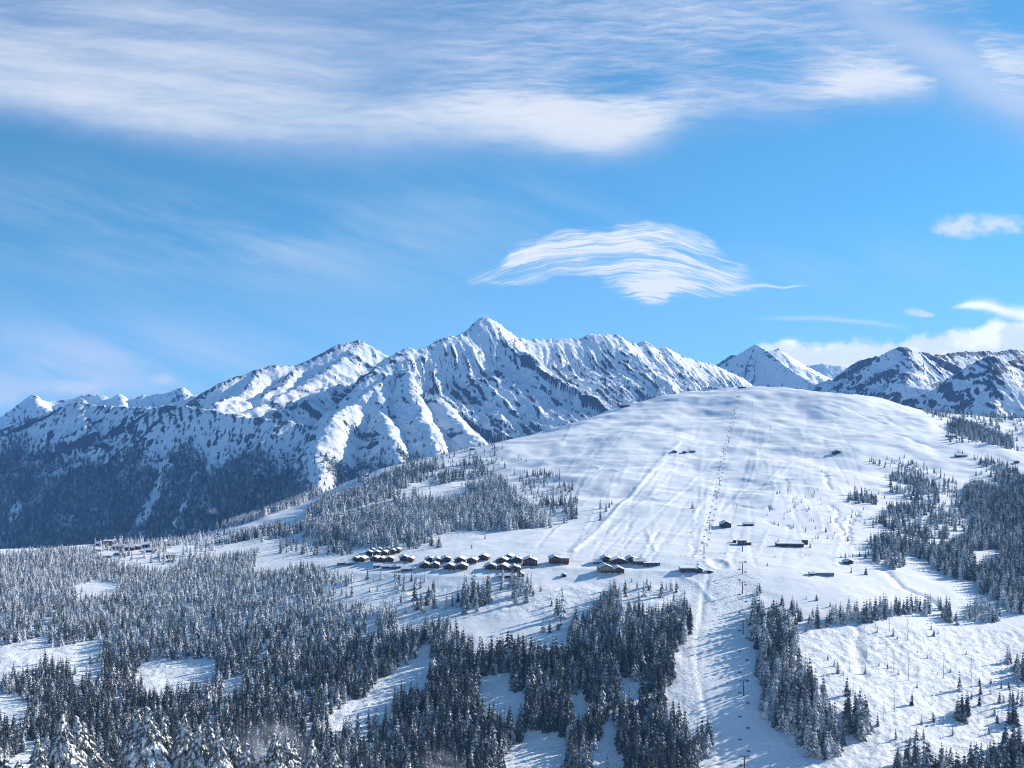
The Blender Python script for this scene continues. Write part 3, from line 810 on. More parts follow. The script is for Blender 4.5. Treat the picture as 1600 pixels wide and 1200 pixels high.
# ---------------------------------------------------------------- spruces: meshes
def mat_spruce(name, snow_lo, snow_hi, rime, needle=(0.021, 0.031, 0.027)):
    """needles with snow lying on whatever faces up, and hoar frost over the rest"""
    m, n, b = new_mat(name)
    g = n.node('ShaderNodeNewGeometry')
    sp = n.node('ShaderNodeSeparateXYZ'); m.node_tree.links.new(g.outputs['Normal'], sp.inputs[0])
    under = g.outputs['Backfacing']
    up = n.mul(sp.outputs[2], n.mad(under, -2.0, 1.0))          # true outward normal of a single sheet of twigs
    up = n.mul(up, n.sub(1.0, under))
    co = obj_co(n)
    oi = n.node('ShaderNodeObjectInfo')
    n1 = n.noise(n.node('ShaderNodeNewGeometry').outputs['Position'], 0.34, 3, 0.6)
    n2 = n.noise(n.node('ShaderNodeNewGeometry').outputs['Position'], 0.018, 3, 0.5)
    f = n.step(n.add(up, n.add(n.mul(n.sub(n1, 0.5), 1.3), n.add(n.mul(n.sub(n2, 0.5), 0.4), n.mul(n.sub(oi.outputs['Random'], 0.5), 0.5)))), snow_lo, snow_hi)
    nd = n.mix(n.noise(n.node('ShaderNodeNewGeometry').outputs['Position'], 0.11, 3, 0.6), tuple(x * 0.6 for x in needle), tuple(x * 1.6 for x in needle))
    nd = n.mix(n.mul(rime, n.sub(1.0, under)), nd, (0.50, 0.53, 0.56))
    c = n.mix(f, nd, (0.78, 0.80, 0.83))
    n.put(b.inputs['Base Color'], c)
    b.inputs['Roughness'].default_value = 0.85
    b.inputs['Specular IOR Level'].default_value = 0.1
    return m


M_BARK, _n, _b = new_mat('grey_brown_bark')
_n.put(_b.inputs['Base Color'], _n.mix(_n.noise(obj_co(_n), 6, 3), (0.035, 0.028, 0.024), (0.10, 0.085, 0.075)))
SPRUCE_M = [mat_spruce('rimed_spruce', 0.15, 0.62, 0.26), mat_spruce('frosted_spruce', 0.28, 0.78, 0.16), mat_spruce('dark_spruce', 0.45, 1.0, 0.10),
            mat_spruce('far_spruce', 0.55, 1.2, 0.07)]


def mesh_from(name, verts, faces, mats, fm=None, smooth=False):
    me = bpy.data.meshes.new(name)
    me.from_pydata([tuple(v) for v in verts], [], faces)
    for m in mats: me.materials.append(m)
    if fm is not None: me.polygons.foreach_set('material_index', np.array(fm, dtype=np.int32))
    if smooth: me.polygons.foreach_set('use_smooth', np.ones(len(faces), dtype=bool))
    me.update()
    return me


def spruce_crown(name, seed, mat, r=0.15, tiers=12, nb=8, skirt=0.06):
    """a crown one metre tall: whorls of drooping boughs, each a small two-sided roof of twigs"""
    R = random.Random(seed)
    vs, fs = [], []
    for i in range(tiers):
        t = (i + R.uniform(-0.25, 0.25)) / tiers
        t = min(max(t, 0), 0.97)
        z = skirt + (0.985 - skirt) * t
        rad = r * (1 - t) ** 0.80 * (0.80 if i == 0 else 1) + 0.008
        n = max(4, int(round(nb * (1 - 0.45 * t))))
        a0 = R.uniform(0, 2 * PI)
        for k in range(n):
            a = a0 + 2 * PI * (k + R.uniform(-0.3, 0.3)) / n
            L = rad * R.uniform(0.70, 1.18)
            zz = z + R.uniform(-0.014, 0.014)
            dr = R.uniform(0.50, 0.95)
            w = R.uniform(0.34, 0.55) * (1 + 0.3 * t)
            m = 0.62 * L
            b = len(vs)
            vs += [(0, 0, zz + 0.03), (m * math.cos(a - w), m * math.sin(a - w), zz - dr * m * 0.9 - 0.022), (L * math.cos(a), L * math.sin(a), zz - dr * L),
                   (m * math.cos(a + w), m * math.sin(a + w), zz - dr * m * 0.9 - 0.022), (m * math.cos(a), m * math.sin(a), zz - dr * m * 0.62 + 0.008)]
            fs += [(b, b + 1, b + 4), (b, b + 4, b + 3), (b + 4, b + 1, b + 2), (b + 4, b + 2, b + 3)]
    b = len(vs)
    vs += [(0, 0, 1.02), (0.012, 0, 0.93), (-0.006, 0.010, 0.93), (-0.006, -0.010, 0.93)]
    fs += [(b, b + 1, b + 2), (b, b + 2, b + 3), (b, b + 3, b + 1)]
    return mesh_from(name, vs, fs, [mat])


def cone_mesh(name, r0, r1, h, sides, mat, z0=0.0):
    vs = []
    for (z, r) in ((z0, r0), (h, r1)):
        for k in range(sides):
            a = 2 * PI * k / sides; vs.append((r * math.cos(a), r * math.sin(a), z))
    fs = [(k, (k + 1) % sides, sides + (k + 1) % sides, sides + k) for k in range(sides)] + [tuple(range(2 * sides - 1, sides - 1, -1))]
    return mesh_from(name, vs, fs, [mat])


N_SHAPE = 5
CROWN = []            # index = frost level * N_SHAPE + shape
for lvl in range(4):
    for k in range(N_SHAPE):
        CROWN.append(spruce_crown('spruce_crown', 40 + k, SPRUCE_M[lvl], r=(0.20, 0.225, 0.175, 0.245, 0.205)[k], tiers=(9, 8, 10, 8, 9)[k], nb=(7, 8, 7, 8, 7)[k]))
TRUNK = cone_mesh('spruce_trunk', 0.016, 0.002, 0.96, 5, M_BARK, -0.06)

# ---------------------------------------------------------------- where the woods stand (outlines as seen, tested on ground points)
def inpoly(px, py, poly):
    c = np.zeros(px.shape, bool); n = len(poly)
    for i in range(n):
        x0, y0 = poly[i]; x1, y1 = poly[(i + 1) % n]
        k = (y0 > py) != (y1 > py)
        if y0 != y1: c ^= k & (px < (x1 - x0) * (py - y0) / (y1 - y0) + x0)
    return c


# name, outline, density, frost level, mean height
WOODS = [
    ('left', [(-90, 858), (0, 856), (50, 852), (112, 849), (150, 849), (158, 862), (190, 872), (235, 880), (262, 880), (290, 868), (345, 859), (400, 853), (422, 858), (402, 870), (392, 880), (402, 885), (440, 880), (470, 872), (500, 876), (520, 884), (545, 889), (560, 892),
              (557, 910), (545, 917), (520, 917), (508, 912), (504, 922), (525, 927), (562, 932), (590, 942), (612, 932), (625, 942), (622, 970), (612, 976), (628, 976), (655, 968), (680, 965), (697, 960), (720, 975), (732, 1000), (755, 1008), (795, 997), (817, 1000), (857, 1008), (878, 1008),
              (883, 989), (894, 962), (910, 955), (937, 933), (947, 915), (958, 907), (971, 915), (969, 933), (982, 941), (1006, 941), (1033, 944), (1067, 931), (1078, 941), (1083, 968), (1081, 1000), (1062, 1013), (1051, 1027), (1057, 1045), (1046, 1072), (1030, 1083),
              (1049, 1099), (1067, 1117), (1080, 1140), (1094, 1147), (1099, 1117), (1115, 1141), (1117, 1179), (1096, 1192), (1090, 1215), (1080, 1260), (-90, 1260)], 0.97, 0, 17),
    ('run edge', [(1171, 933), (1182, 928), (1190, 950), (1199, 944), (1223, 944), (1239, 958), (1246, 987), (1250, 1024), (1241, 1035), (1225, 1040), (1203, 1046), (1217, 1050), (1226, 1040), (1243, 1050), (1260, 1036), (1272, 1051), (1286, 1067), (1290, 1085), (1300, 1104),
                  (1312, 1120), (1323, 1147), (1316, 1180), (1282, 1190), (1258, 1176), (1247, 1157), (1222, 1144), (1193, 1123), (1190, 1072), (1182, 1056), (1183, 1037), (1178, 1000), (1175, 960)], 0.97, 1, 21),
    ('terrace row', [(1233, 940), (1243, 933), (1252, 948), (1271, 953), (1290, 952), (1303, 949), (1313, 949), (1332, 941), (1353, 939), (1372, 934), (1400, 936), (1441, 935), (1443, 957), (1400, 963), (1367, 972), (1329, 977), (1297, 976), (1292, 983), (1265, 980), (1260, 968), (1244, 979), (1236, 965)], 0.95, 1, 16),
    ('terrace row', [(1444, 934), (1455, 934), (1455, 963), (1444, 963)], 1, 1, 17),
    ('terrace row', [(1465, 935), (1478, 935), (1498, 958), (1496, 976), (1480, 972), (1465, 962)], .95, 1, 16),
    ('right wood', [(1510, 950), (1525, 933), (1558, 940), (1568, 960), (1562, 974), (1520, 970), (1496, 972)], 0.9, 0, 14),
    ('right wood', [(1446, 848), (1470, 842), (1500, 838), (1520, 815), (1512, 797), (1500, 790), (1507, 770), (1503, 757), (1524, 748), (1560, 758), (1578, 743), (1604, 738), (1700, 750), (1700, 965), (1570, 958), (1560, 942), (1530, 930), (1528, 909), (1510, 906), (1482, 904), (1462, 892), (1450, 880)], 0.95, 1, 17),
    ('right scatter', [(1384, 787), (1431, 785), (1432, 808), (1410, 810), (1386, 806)], 0.8, 1, 15),
    ('right scatter', [(1358, 835), (1400, 828), (1450, 838), (1450, 878), (1412, 868), (1412, 884), (1392, 892), (1382, 882), (1362, 878)], 0.62, 1, 16),
    ('right scatter', [(1392, 745), (1412, 738), (1440, 748), (1467, 760), (1468, 786), (1440, 782), (1405, 780), (1390, 768)], 0.42, 1, 14),
    ('right scatter', [(1318, 774), (1345, 772), (1371, 780), (1371, 790), (1345, 788), (1320, 784)], 0.5, 1, 13),
    ('right scatter', [(1380, 800), (1440, 785), (1515, 790), (1520, 815), (1500, 838), (1446, 848), (1400, 830), (1360, 830)], 0.25, 1, 15),
    ('right scatter', [(1350, 722), (1416, 715), (1470, 738), (1500, 758), (1505, 790), (1440, 760), (1380, 745)], 0.13, 1, 11),
    ('right scatter', [(1520, 715), (1560, 722), (1600, 745), (1560, 758), (1540, 738)], 0.35, 1, 13),
    ('shoulder wood', [(1488, 655), (1520, 660), (1560, 672), (1586, 684), (1584, 700), (1545, 694), (1512, 682), (1484, 676)], 0.85, 1, 20),
    ('shoulder wood', [(1440, 642), (1620, 652), (1660, 662), (1660, 720), (1480, 690), (1480, 670)], 0.06, 1, 17),
    ('ridge wood', [(150, 842), (197, 842), (250, 836), (300, 826), (350, 815), (400, 800), (450, 783), (493, 762), (500, 768), (497, 775), (467, 789), (425, 803), (383, 819), (333, 829), (275, 838), (217, 848), (170, 850)], 0.95, 0, 17),
    ('ridge wood', [(303, 850), (335, 843), (370, 832), (393, 825), (430, 815), (470, 806), (500, 793), (500, 805), (470, 812), (430, 826), (407, 840), (370, 848), (333, 853), (305, 861)], 0.72, 1, 16),
    ('ridge wood', [(400, 840), (430, 828), (470, 815), (500, 808), (500, 822), (470, 832), (440, 848), (410, 852)], 0.35, 1, 15),
    ('hill wood', [(480, 793), (510, 770), (550, 760), (580, 755), (630, 763), (680, 757), (747, 750), (780, 743), (800, 757), (813, 773), (847, 798), (870, 815), (870, 824), (813, 828), (763, 831), (713, 829), (693, 835), (613, 851), (547, 855), (543, 845), (500, 842), (470, 842)], 0.80, 0, 18),
    ('hill scatter', [(560, 752), (597, 745), (620, 732), (667, 725), (710, 731), (745, 718), (757, 733), (790, 742), (700, 755), (620, 765), (570, 765)], 0.34, 1, 15),
    ('hill scatter', [(810, 745), (870, 738), (895, 765), (880, 790), (850, 790), (815, 770)], 0.16, 1, 12),
    ('hill scatter', [(838, 790), (860, 783), (902, 785), (903, 812), (880, 820), (850, 806)], 0.36, 1, 15),
    ('hill scatter', [(600, 742), (640, 722), (700, 712), (770, 708), (800, 735), (700, 745)], 0.07, 1, 12),
    ('hill scatter', [(430, 850), (480, 845), (545, 845), (690, 836), (690, 856), (600, 860), (540, 868), (440, 868)], 0.24, 1, 14),
    ('meadow spruces', [(705, 950), (711, 930), (728, 920), (765, 913), (771, 935), (768, 950), (745, 958), (715, 960)], 0.42, 1, 18),
    ('meadow spruces', [(560, 905), (660, 895), (690, 918), (700, 950), (650, 962), (628, 965), (625, 942), (590, 935), (560, 928)], 0.10, 1, 15),
    ('meadow spruces', [(770, 925), (782, 905), (818, 905), (835, 925), (833, 944), (800, 950), (776, 944)], 0.22, 1, 17),
    ('meadow spruces', [(866, 970), (862, 945), (878, 937), (890, 952), (888, 972), (875, 978)], 0.75, 1, 19),
    ('meadow spruces', [(960, 905), (1010, 915), (1066, 925), (1070, 935), (1000, 945), (968, 935)], 0.12, 1, 15),
    ('clearing spruces', [(1288, 1058), (1310, 1050), (1325, 1060), (1330, 1090), (1310, 1096), (1292, 1080)], 0.5, 2, 16),
    ('clearing spruces', [(1318, 1095), (1340, 1088), (1362, 1098), (1362, 1150), (1345, 1156), (1322, 1148)], 0.75, 2, 19),
    ('clearing spruces', [(1490, 1090), (1510, 1085), (1516, 1120), (1512, 1132), (1494, 1126)], 0.85, 2, 18),
    ('clearing spruces', [(1564, 1108), (1590, 1108), (1598, 1135), (1575, 1135)], 0.8, 2, 15),
    ('clearing spruces', [(1574, 1080), (1602, 1078), (1602, 1105), (1576, 1105)], 0.8, 2, 15),
    ('clearing spruces', [(1530, 1065), (1556, 1062), (1558, 1090), (1532, 1088)], 0.7, 2, 15),
    ('clearing spruces', [(1472, 1060), (1505, 1060), (1505, 1085), (1474, 1085)], 0.6, 2, 15),
    ('clearing spruces', [(1583, 1030), (1605, 1015), (1650, 1015), (1650, 1070), (1590, 1066)], 0.8, 1, 18),
    ('clearing spruces', [(1568, 1018), (1582, 1016), (1582, 1038), (1568, 1038)], 0.6, 1, 14),
    ('clearing spruces', [(1330, 1100), (1420, 1085), (1600, 1060), (1600, 1160), (1400, 1170), (1330, 1160)], 0.075, 2, 9),
    ('right scatter', [(1195, 770), (1300, 760), (1400, 770), (1390, 860), (1300, 880), (1200, 830)], 0.03, 1, 6),
    ('ridge wood', [(140, 846), (250, 838), (335, 836), (395, 826), (330, 868), (290, 884), (235, 884), (160, 868)], 0.16, 0, 13),
    ('hill scatter', [(470, 740), (600, 700), (760, 690), (830, 720), (700, 745), (560, 770)], 0.035, 1, 10),
    ('clearing spruces', [(1255, 985), (1440, 975), (1500, 1000), (1560, 1060), (1340, 1095), (1290, 1040)], 0.035, 1, 6),
    ('corner wood', [(1393, 1182), (1404, 1170), (1429, 1166), (1462, 1172), (1486, 1172), (1500, 1192), (1514, 1190), (1518, 1166), (1534, 1168), (1561, 1161), (1566, 1141), (1585, 1137), (1604, 1146), (1700, 1150), (1700, 1260), (1390, 1260)], 0.9, 2, 19),
]
BARE = [   # snow pockets inside the woods
    [(662, 1005), (677, 1007), (675, 1028), (668, 1060), (655, 1068), (630, 1072), (615, 1080), (614, 1108), (600, 1112), (562, 1112), (520, 1138), (512, 1122), (550, 1092), (570, 1090), (597, 1065), (617, 1050), (645, 1035), (650, 1025)],
    [(566, 1112), (572, 1105), (574, 1142), (562, 1142)],
    [(747, 1056), (790, 1053), (798, 1077), (822, 1085), (822, 1108), (774, 1112), (752, 1100)],
    [(803, 1168), (827, 1141), (873, 1149), (882, 1173), (882, 1215), (785, 1215), (787, 1178)],
    [(891, 1088), (915, 1085), (918, 1106), (899, 1120), (902, 1146), (896, 1120)],
    [(953, 1109), (961, 1115), (950, 1163), (975, 1184), (982, 1215), (921, 1215), (922, 1188), (938, 1157), (943, 1136)],
    [(963, 1067), (995, 1064), (1014, 1069), (1017, 1079), (971, 1087)],
    [(-60, 1012), (0, 1009), (68, 994), (80, 998), (62, 1015), (100, 1010), (145, 1000), (167, 1002), (133, 1020), (115, 1030), (72, 1022), (50, 1036), (0, 1050), (-60, 1060)],
    [(115, 1052), (125, 1040), (160, 1034), (158, 1044), (122, 1057)],
    [(205, 1045), (250, 1027), (270, 1031), (335, 1030), (337, 1042), (325, 1055), (315, 1062), (262, 1068), (250, 1077), (230, 1067), (220, 1055)],
    [(347, 1063), (380, 1056), (376, 1068), (350, 1078)],
    [(-60, 1076), (0, 1080), (20, 1088), (45, 1097), (37, 1117), (0, 1107), (-60, 1104)],
    [(5, 1196), (52, 1165), (85, 1190), (85, 1215), (5, 1215)],
    [(572, 966), (590, 961), (590, 975), (572, 978)],
    [(116, 916), (150, 908), (190, 912), (186, 921), (120, 924)],
    [(1515, 862), (1564, 858), (1562, 870), (1530, 878)],
    [(1440, 700), (1488, 712), (1500, 735), (1450, 730)],
    [(720, 752), (560, 792), (480, 812), (480, 816), (560, 797), (722, 757)],
    [(640, 775), (700, 760), (760, 765), (700, 772)],
    [(848, 1012), (905, 1000), (880, 990), (870, 985)],
]
G = 5.1
xs, ys = [], []
for y in np.arange(700, 3350, G):
    hw = 0.535 * y
    x = np.arange(-hw, hw, G)
    xs.append(x + rng.uniform(-0.48, 0.48, len(x)) * G); ys.append(np.full(len(x), y) + rng.uniform(-0.48, 0.48, len(x)) * G)
tx = np.concatenate(xs); ty = np.concatenate(ys)
tz = height(tx, ty)
tpx = tx / ty * F + 800; tpy = 600 - tz / ty * F
dens = np.zeros(len(tx)); lvl = np.zeros(len(tx), int); hm_ = np.full(len(tx), 15.0); wood_id = np.full(len(tx), -1)
hvar = rng.normal(0, 1, len(tx))
for i, (nm, poly, d, fl, hmean) in enumerate(WOODS):
    hh = hmean * (1 + 0.18 * hvar)
    ph = hh / ty * F
    ins = inpoly(tpx, tpy, poly) & inpoly(tpx, tpy - 0.6 * ph, poly) if d > 0.5 else inpoly(tpx, tpy, poly)
    k = ins & (d > dens)
    dens[k] = d; lvl[k] = fl; hm_[k] = hmean; wood_id[k] = i
ph = hm_ / ty * F
for poly in BARE:
    for q in (0.0, 0.35, 0.62):
        dens[inpoly(tpx, tpy - q * ph, poly)] *= 0.0 if q < 0.3 else 0.04
clump = fbm(tx, ty, 45, 2)
dens = np.where(dens < 0.6, dens * np.clip(1 + 2.2 * clump, 0.05, 2.4), dens * np.clip(1.08 + 0.35 * fbm(tx, ty, 70, 2), 0.3, 1))
keep = (rng.uniform(0, 1, len(tx)) < dens * 0.86) & (wood_id >= 0)
# the lower woods are less rimed and taller
tx, ty, tz, tpx, tpy, lvl, wood_id, hm_, hvar = [a[keep] for a in (tx, ty, tz, tpx, tpy, lvl, wood_id, hm_, hvar)]
rime_n = rng.normal(0, 0.5, len(tx))
isleft = np.array([WOODS[i][0] == 'left' for i in wood_id])
low_ = sstep(tpy, 930, 1080)
lv = np.where(isleft, 0.2 + 1.9 * low_ + 0.5 * sstep(tpx, 650, 850), lvl) + rime_n
lvl = np.clip(np.round(lv), 0, 2).astype(int)
th = hm_ * (1 + 0.20 * hvar + 0.10 * fbm(tx, ty, 60, 2)) * np.where(isleft, (0.92 + 0.20 * low_) * (0.70 + 0.30 * sstep(tpx, 520, 760)), 1.0)
th = np.clip(th * np.where(rng.uniform(0, 1, len(th)) < 0.12, 0.6, 1.0), 4, 29)
shape = rng.integers(0, N_SHAPE, len(tx))
wide = rng.uniform(0.85, 1.2, len(tx))
rot = rng.uniform(0, 2 * PI, len(tx))


def stand_of(i, px, py):
    nm = WOODS[i][0]
    if nm == 'left':
        if px > 740: return 'centre'
        return 'left'
    return nm


stand = np.array([stand_of(i, a, b) for i, a, b in zip(wood_id, tpx, tpy)])
size_px = th / ty * F
tip_py = tpy - size_px
show = (tpx > 4) & (tpx < 1596) & (tip_py < 1188) & (tpy < 1235)
order = np.argsort(-np.where(show, size_px, 0))
single = np.zeros(len(tx), bool); single[order[:296]] = True
print('trees', len(tx), {s: int((stand == s).sum()) for s in set(stand)}, 'singles', {s: int((stand[single] == s).sum()) for s in set(stand[single])}, size_px[order[295]])


def thing(name, label, cat, loc, rz=0.0, group=None, scale=None):
    o = bpy.data.objects.new(name, None); COL.objects.link(o)
    o.empty_display_size = 1
    o.location = loc; o.rotation_euler = (0, 0, rz)
    if scale: o.scale = scale
    o['label'] = label; o['category'] = cat
    if group: o['group'] = group
    return o


def part(name, me, parent, loc=(0, 0, 0), rot=(0, 0, 0), scale=None, label=None):
    o = bpy.data.objects.new(name, me); COL.objects.link(o)
    o.parent = parent; o.location = loc; o.rotation_euler = rot
    if scale: o.scale = scale
    if label: o['label'] = label
    return o


# ---------------------------------------------------------------- the mass of the woods: one object for each wood, boughs instanced on points
def forest(name, label, k, protos, with_trunk=True):
    me = bpy.data.meshes.new(name)
    n = int(k.sum())
    me.vertices.add(n)
    me.vertices.foreach_set('co', np.stack([tx[k], ty[k], tz[k] - 0.3], -1).astype(np.float32).ravel())
    a = me.attributes.new('pick', 'INT', 'POINT'); a.data.foreach_set('value', (lvl[k] * N_SHAPE + shape[k]).astype(np.int32))
    a = me.attributes.new('size', 'FLOAT_VECTOR', 'POINT'); a.data.foreach_set('vector', np.stack([th[k] * wide[k], th[k] * wide[k], th[k]], -1).astype(np.float32).ravel())
    a = me.attributes.new('turn', 'FLOAT_VECTOR', 'POINT'); a.data.foreach_set('vector', np.stack([rng.normal(0, .025, n), rng.normal(0, .025, n), rot[k]], -1).astype(np.float32).ravel())
    return scatter(name, label, me, protos)


def scatter(name, label, me, protos):
    o = bpy.data.objects.new(name, me); COL.objects.link(o)
    o['kind'] = 'stuff'; o['label'] = label
    ng = bpy.data.node_groups.new(name + '_scatter', 'GeometryNodeTree')
    ng.interface.new_socket('Geometry', in_out='INPUT', socket_type='NodeSocketGeometry')
    ng.interface.new_socket('Geometry', in_out='OUTPUT', socket_type='NodeSocketGeometry')
    gi = ng.nodes.new('NodeGroupInput'); go = ng.nodes.new('NodeGroupOutput')
    join = ng.nodes.new('GeometryNodeGeometryToInstance')
    for p in reversed(protos):
        oi = ng.nodes.new('GeometryNodeObjectInfo'); oi.inputs['Object'].default_value = p
        oi.transform_space = 'ORIGINAL'
        ng.links.new(oi.outputs['Geometry'], join.inputs[0])
    iop = ng.nodes.new('GeometryNodeInstanceOnPoints')
    iop.inputs['Pick Instance'].default_value = True
    def named(nm, t):
        na = ng.nodes.new('GeometryNodeInputNamedAttribute'); na.data_type = t; na.inputs['Name'].default_value = nm
        return na.outputs['Attribute']
    ng.links.new(gi.outputs[0], iop.inputs['Points'])
    ng.links.new(join.outputs[0], iop.inputs['Instance'])
    ng.links.new(named('pick', 'INT'), iop.inputs['Instance Index'])
    er = ng.nodes.new('FunctionNodeEulerToRotation'); ng.links.new(named('turn', 'FLOAT_VECTOR'), er.inputs[0])
    ng.links.new(er.outputs[0], iop.inputs['Rotation'])
    ng.links.new(named('size', 'FLOAT_VECTOR'), iop.inputs['Scale'])
    ng.links.new(iop.outputs[0], go.inputs[0])
    o.modifiers.new('scatter', 'NODES').node_group = ng
    return o


STAND_TEXT = {
    'left': ('spruce_forest', 'dense rimed spruce forest filling the lower left of the valley'),
    'centre': ('spruce_forest', 'dense dark spruce wood between the chalets and the lower ski run'),
    'run edge': ('spruce_forest', 'frosted spruce wood along the right-hand edge of the lower ski run'),
    'terrace row': ('spruce_forest', 'thin belt of spruces above the felled slope'),
    'right wood': ('spruce_forest', 'grey rimed wood climbing the right side of the ski hill'),
    'right scatter': ('spruce_forest', 'loose clumps of spruces on the right flank of the ski hill'),
    'shoulder wood': ('spruce_forest', 'far strip of wood on the shoulder behind the right flank'),
    'ridge wood': ('spruce_forest', 'bands of spruces along the left skyline of the ski hill'),
    'hill wood': ('spruce_forest', 'spruce wood on the left slope of the ski hill above the chalets'),
    'hill scatter': ('spruce_forest', 'scattered spruces above and beside the wood on the hill'),
    'meadow spruces': ('spruce_forest', 'loose spruces on the snowy meadow below the chalets'),
    'clearing spruces': ('spruce_forest', 'scattered dark spruces on the felled slope'),
    'corner wood': ('spruce_forest', 'dark spruce wood in the lower right corner'),
}
proto_root = []
for me in CROWN:
    proto_root.append(me)
# individuals: the trees that show largest, told apart by where they stand, their frost and their size
PLACES = [   # pixel of the place, wording
    ((70, 1015), 'beside the long white left glade'), ((280, 1050), 'around the bright glade in the left forest'), ((20, 1095), 'by the small blue glade at the left edge'),
    ((60, 1185), 'behind the leftmost snow-laden trees'), ((230, 1130), 'behind the tallest snow-laden trees'), ((380, 1150), 'behind the row of snow-laden trees'),
    ((560, 1110), 'by the sunlit glade below the gully'), ((640, 1060), 'along the narrow gully in the forest'), ((500, 1030), 'in the middle of the left forest'), ((640, 1165), 'in the wood under the narrow gully'),
    ((785, 1080), 'round the upper pocket of the central wood'), ((840, 1165), 'round the lowest pocket of the central wood'), ((905, 1110), 'by the thin gap in the central wood'), ((955, 1150), 'along the gully in the central wood'),
    ((1030, 1140), 'in the central wood beside the run'), ((1000, 1040), 'in the upper part of the central wood'), ((700, 1190), 'at the bottom edge below the gully'), ((470, 1180), 'behind the last snow-laden trees'),
    ((1220, 1060), 'in the wood right of the run'), ((1280, 1140), 'at the low end right of the run'), ((1340, 1120), 'in the small clump right of the run'), ((1550, 1180), 'in the dark lower right corner wood'),
    ((1440, 1185), 'at the near end of the dark corner wood'), ((1500, 1110), 'in the clump on the felled slope')]
HOAR = ('white', 'grey', 'dark')
RANK = ['first', 'second', 'third', 'fourth', 'fifth', 'sixth', 'seventh', 'eighth', 'ninth', 'tenth', 'eleventh', 'twelfth', 'thirteenth', 'fourteenth', 'fifteenth', 'sixteenth', 'seventeenth', 'eighteenth', 'nineteenth', 'twentieth'] + \
       [a + '-' + b for a in ('twenty', 'thirty', 'forty', 'fifty') for b in ('first', 'second', 'third', 'fourth', 'fifth', 'sixth', 'seventh', 'eighth', 'ninth')]
proto_obj = [None] * len(CROWN)
sets = {}
for i in np.where(single)[0]:
    pl = min(PLACES, key=lambda q: (q[0][0] - tpx[i]) ** 2 + 1.6 * (q[0][1] - tpy[i] + 0.5 * size_px[i]) ** 2)[1]
    sz = 'large' if th[i] > 24.5 else 'tall' if th[i] > 20 else 'middling'
    sets.setdefault((pl, f'{sz} {HOAR[lvl[i]]} spruce'), []).append(i)
for (pl, what), members in sets.items():
    for k, i in enumerate(sorted(members, key=lambda j: tpx[j])):
        lab = f'{what} {pl}' if len(members) == 1 else f'{what}, {RANK[k]} from the left {pl}'
        t = thing('spruce_tree', lab, 'tree', (tx[i], ty[i], tz[i] - 0.3), rot[i], 'spruces ' + pl, (th[i] * wide[i], th[i] * wide[i], th[i]))
        part('trunk', TRUNK, t)
        c = int(lvl[i] * N_SHAPE + shape[i])
        o = part('crown', CROWN[c], t)
        if proto_obj[c] is None: proto_obj[c] = o
for c in range(len(CROWN)):
    if proto_obj[c] is None:
        proto_obj[c] = bpy.data.objects.new('crown', CROWN[c])
for st, (nm, lab) in STAND_TEXT.items():
    k = (stand == st) & ~single
    if k.any(): forest(nm, lab, k, proto_obj)

# the woods far off on the mountains
def far_wood(label, mt, spacing, hmean, lvls=(3,), top=0.45):
    _o, X, Y, H, wood = mt
    x0, x1, y0, y1 = X[0, 0], X[0, -1], Y[0, 0], Y[-1, 0]
    gx, gy = np.meshgrid(np.arange(x0, x1, spacing), np.arange(y0, y1, spacing))
    gx = (gx + rng.uniform(-.5, .5, gx.shape) * spacing).ravel(); gy = (gy + rng.uniform(-.5, .5, gy.shape) * spacing).ravel()
    st = X[0, 1] - X[0, 0]
    j = np.clip((gx - x0) / st, 0, X.shape[1] - 1.01); i = np.clip((gy - y0) / st, 0, X.shape[0] - 1.01)
    i0 = i.astype(int); j0 = j.astype(int); fi = i - i0; fj = j - j0
    bil = lambda A: A[i0, j0] * (1 - fi) * (1 - fj) + A[i0 + 1, j0] * fi * (1 - fj) + A[i0, j0 + 1] * (1 - fi) * fj + A[i0 + 1, j0 + 1] * fi * fj
    z = bil(H); w = bil(wood)
    px = gx / gy * F + 800; py = 600 - z / gy * F
    k = (w + rng.normal(0, 0.18, w.shape) > top) & (px > -60) & (px < 1660) & (py < 900) & (z > -880)
    n = int(k.sum())
    me = bpy.data.meshes.new('spruce_forest'); me.vertices.add(n)
    me.vertices.foreach_set('co', np.stack([gx[k], gy[k], z[k] - 1.0], -1).astype(np.float32).ravel())
    hh = hmean * rng.uniform(0.7, 1.25, n)
    a = me.attributes.new('pick', 'INT', 'POINT'); a.data.foreach_set('value', (rng.choice(lvls, n) * N_SHAPE + rng.integers(0, N_SHAPE, n)).astype(np.int32))
    a = me.attributes.new('size', 'FLOAT_VECTOR', 'POINT'); a.data.foreach_set('vector', np.stack([hh * 1.5, hh * 1.5, hh], -1).astype(np.float32).ravel())
    a = me.attributes.new('turn', 'FLOAT_VECTOR', 'POINT'); a.data.foreach_set('vector', np.stack([0 * hh, 0 * hh, rng.uniform(0, 6.28, n)], -1).astype(np.float32).ravel())
    print('far wood', n)
    return scatter('spruce_forest', label, me, proto_obj)


far_wood('dark blue forest on the shaded mountain at the left', M2, 13.0, 24)
far_wood('thin dark forest at the foot of the sunlit peak', M1, 17.0, 20)
far_wood('sparse dark trees on the shadowed mountain at the right', M5, 24.0, 24, top=0.5)
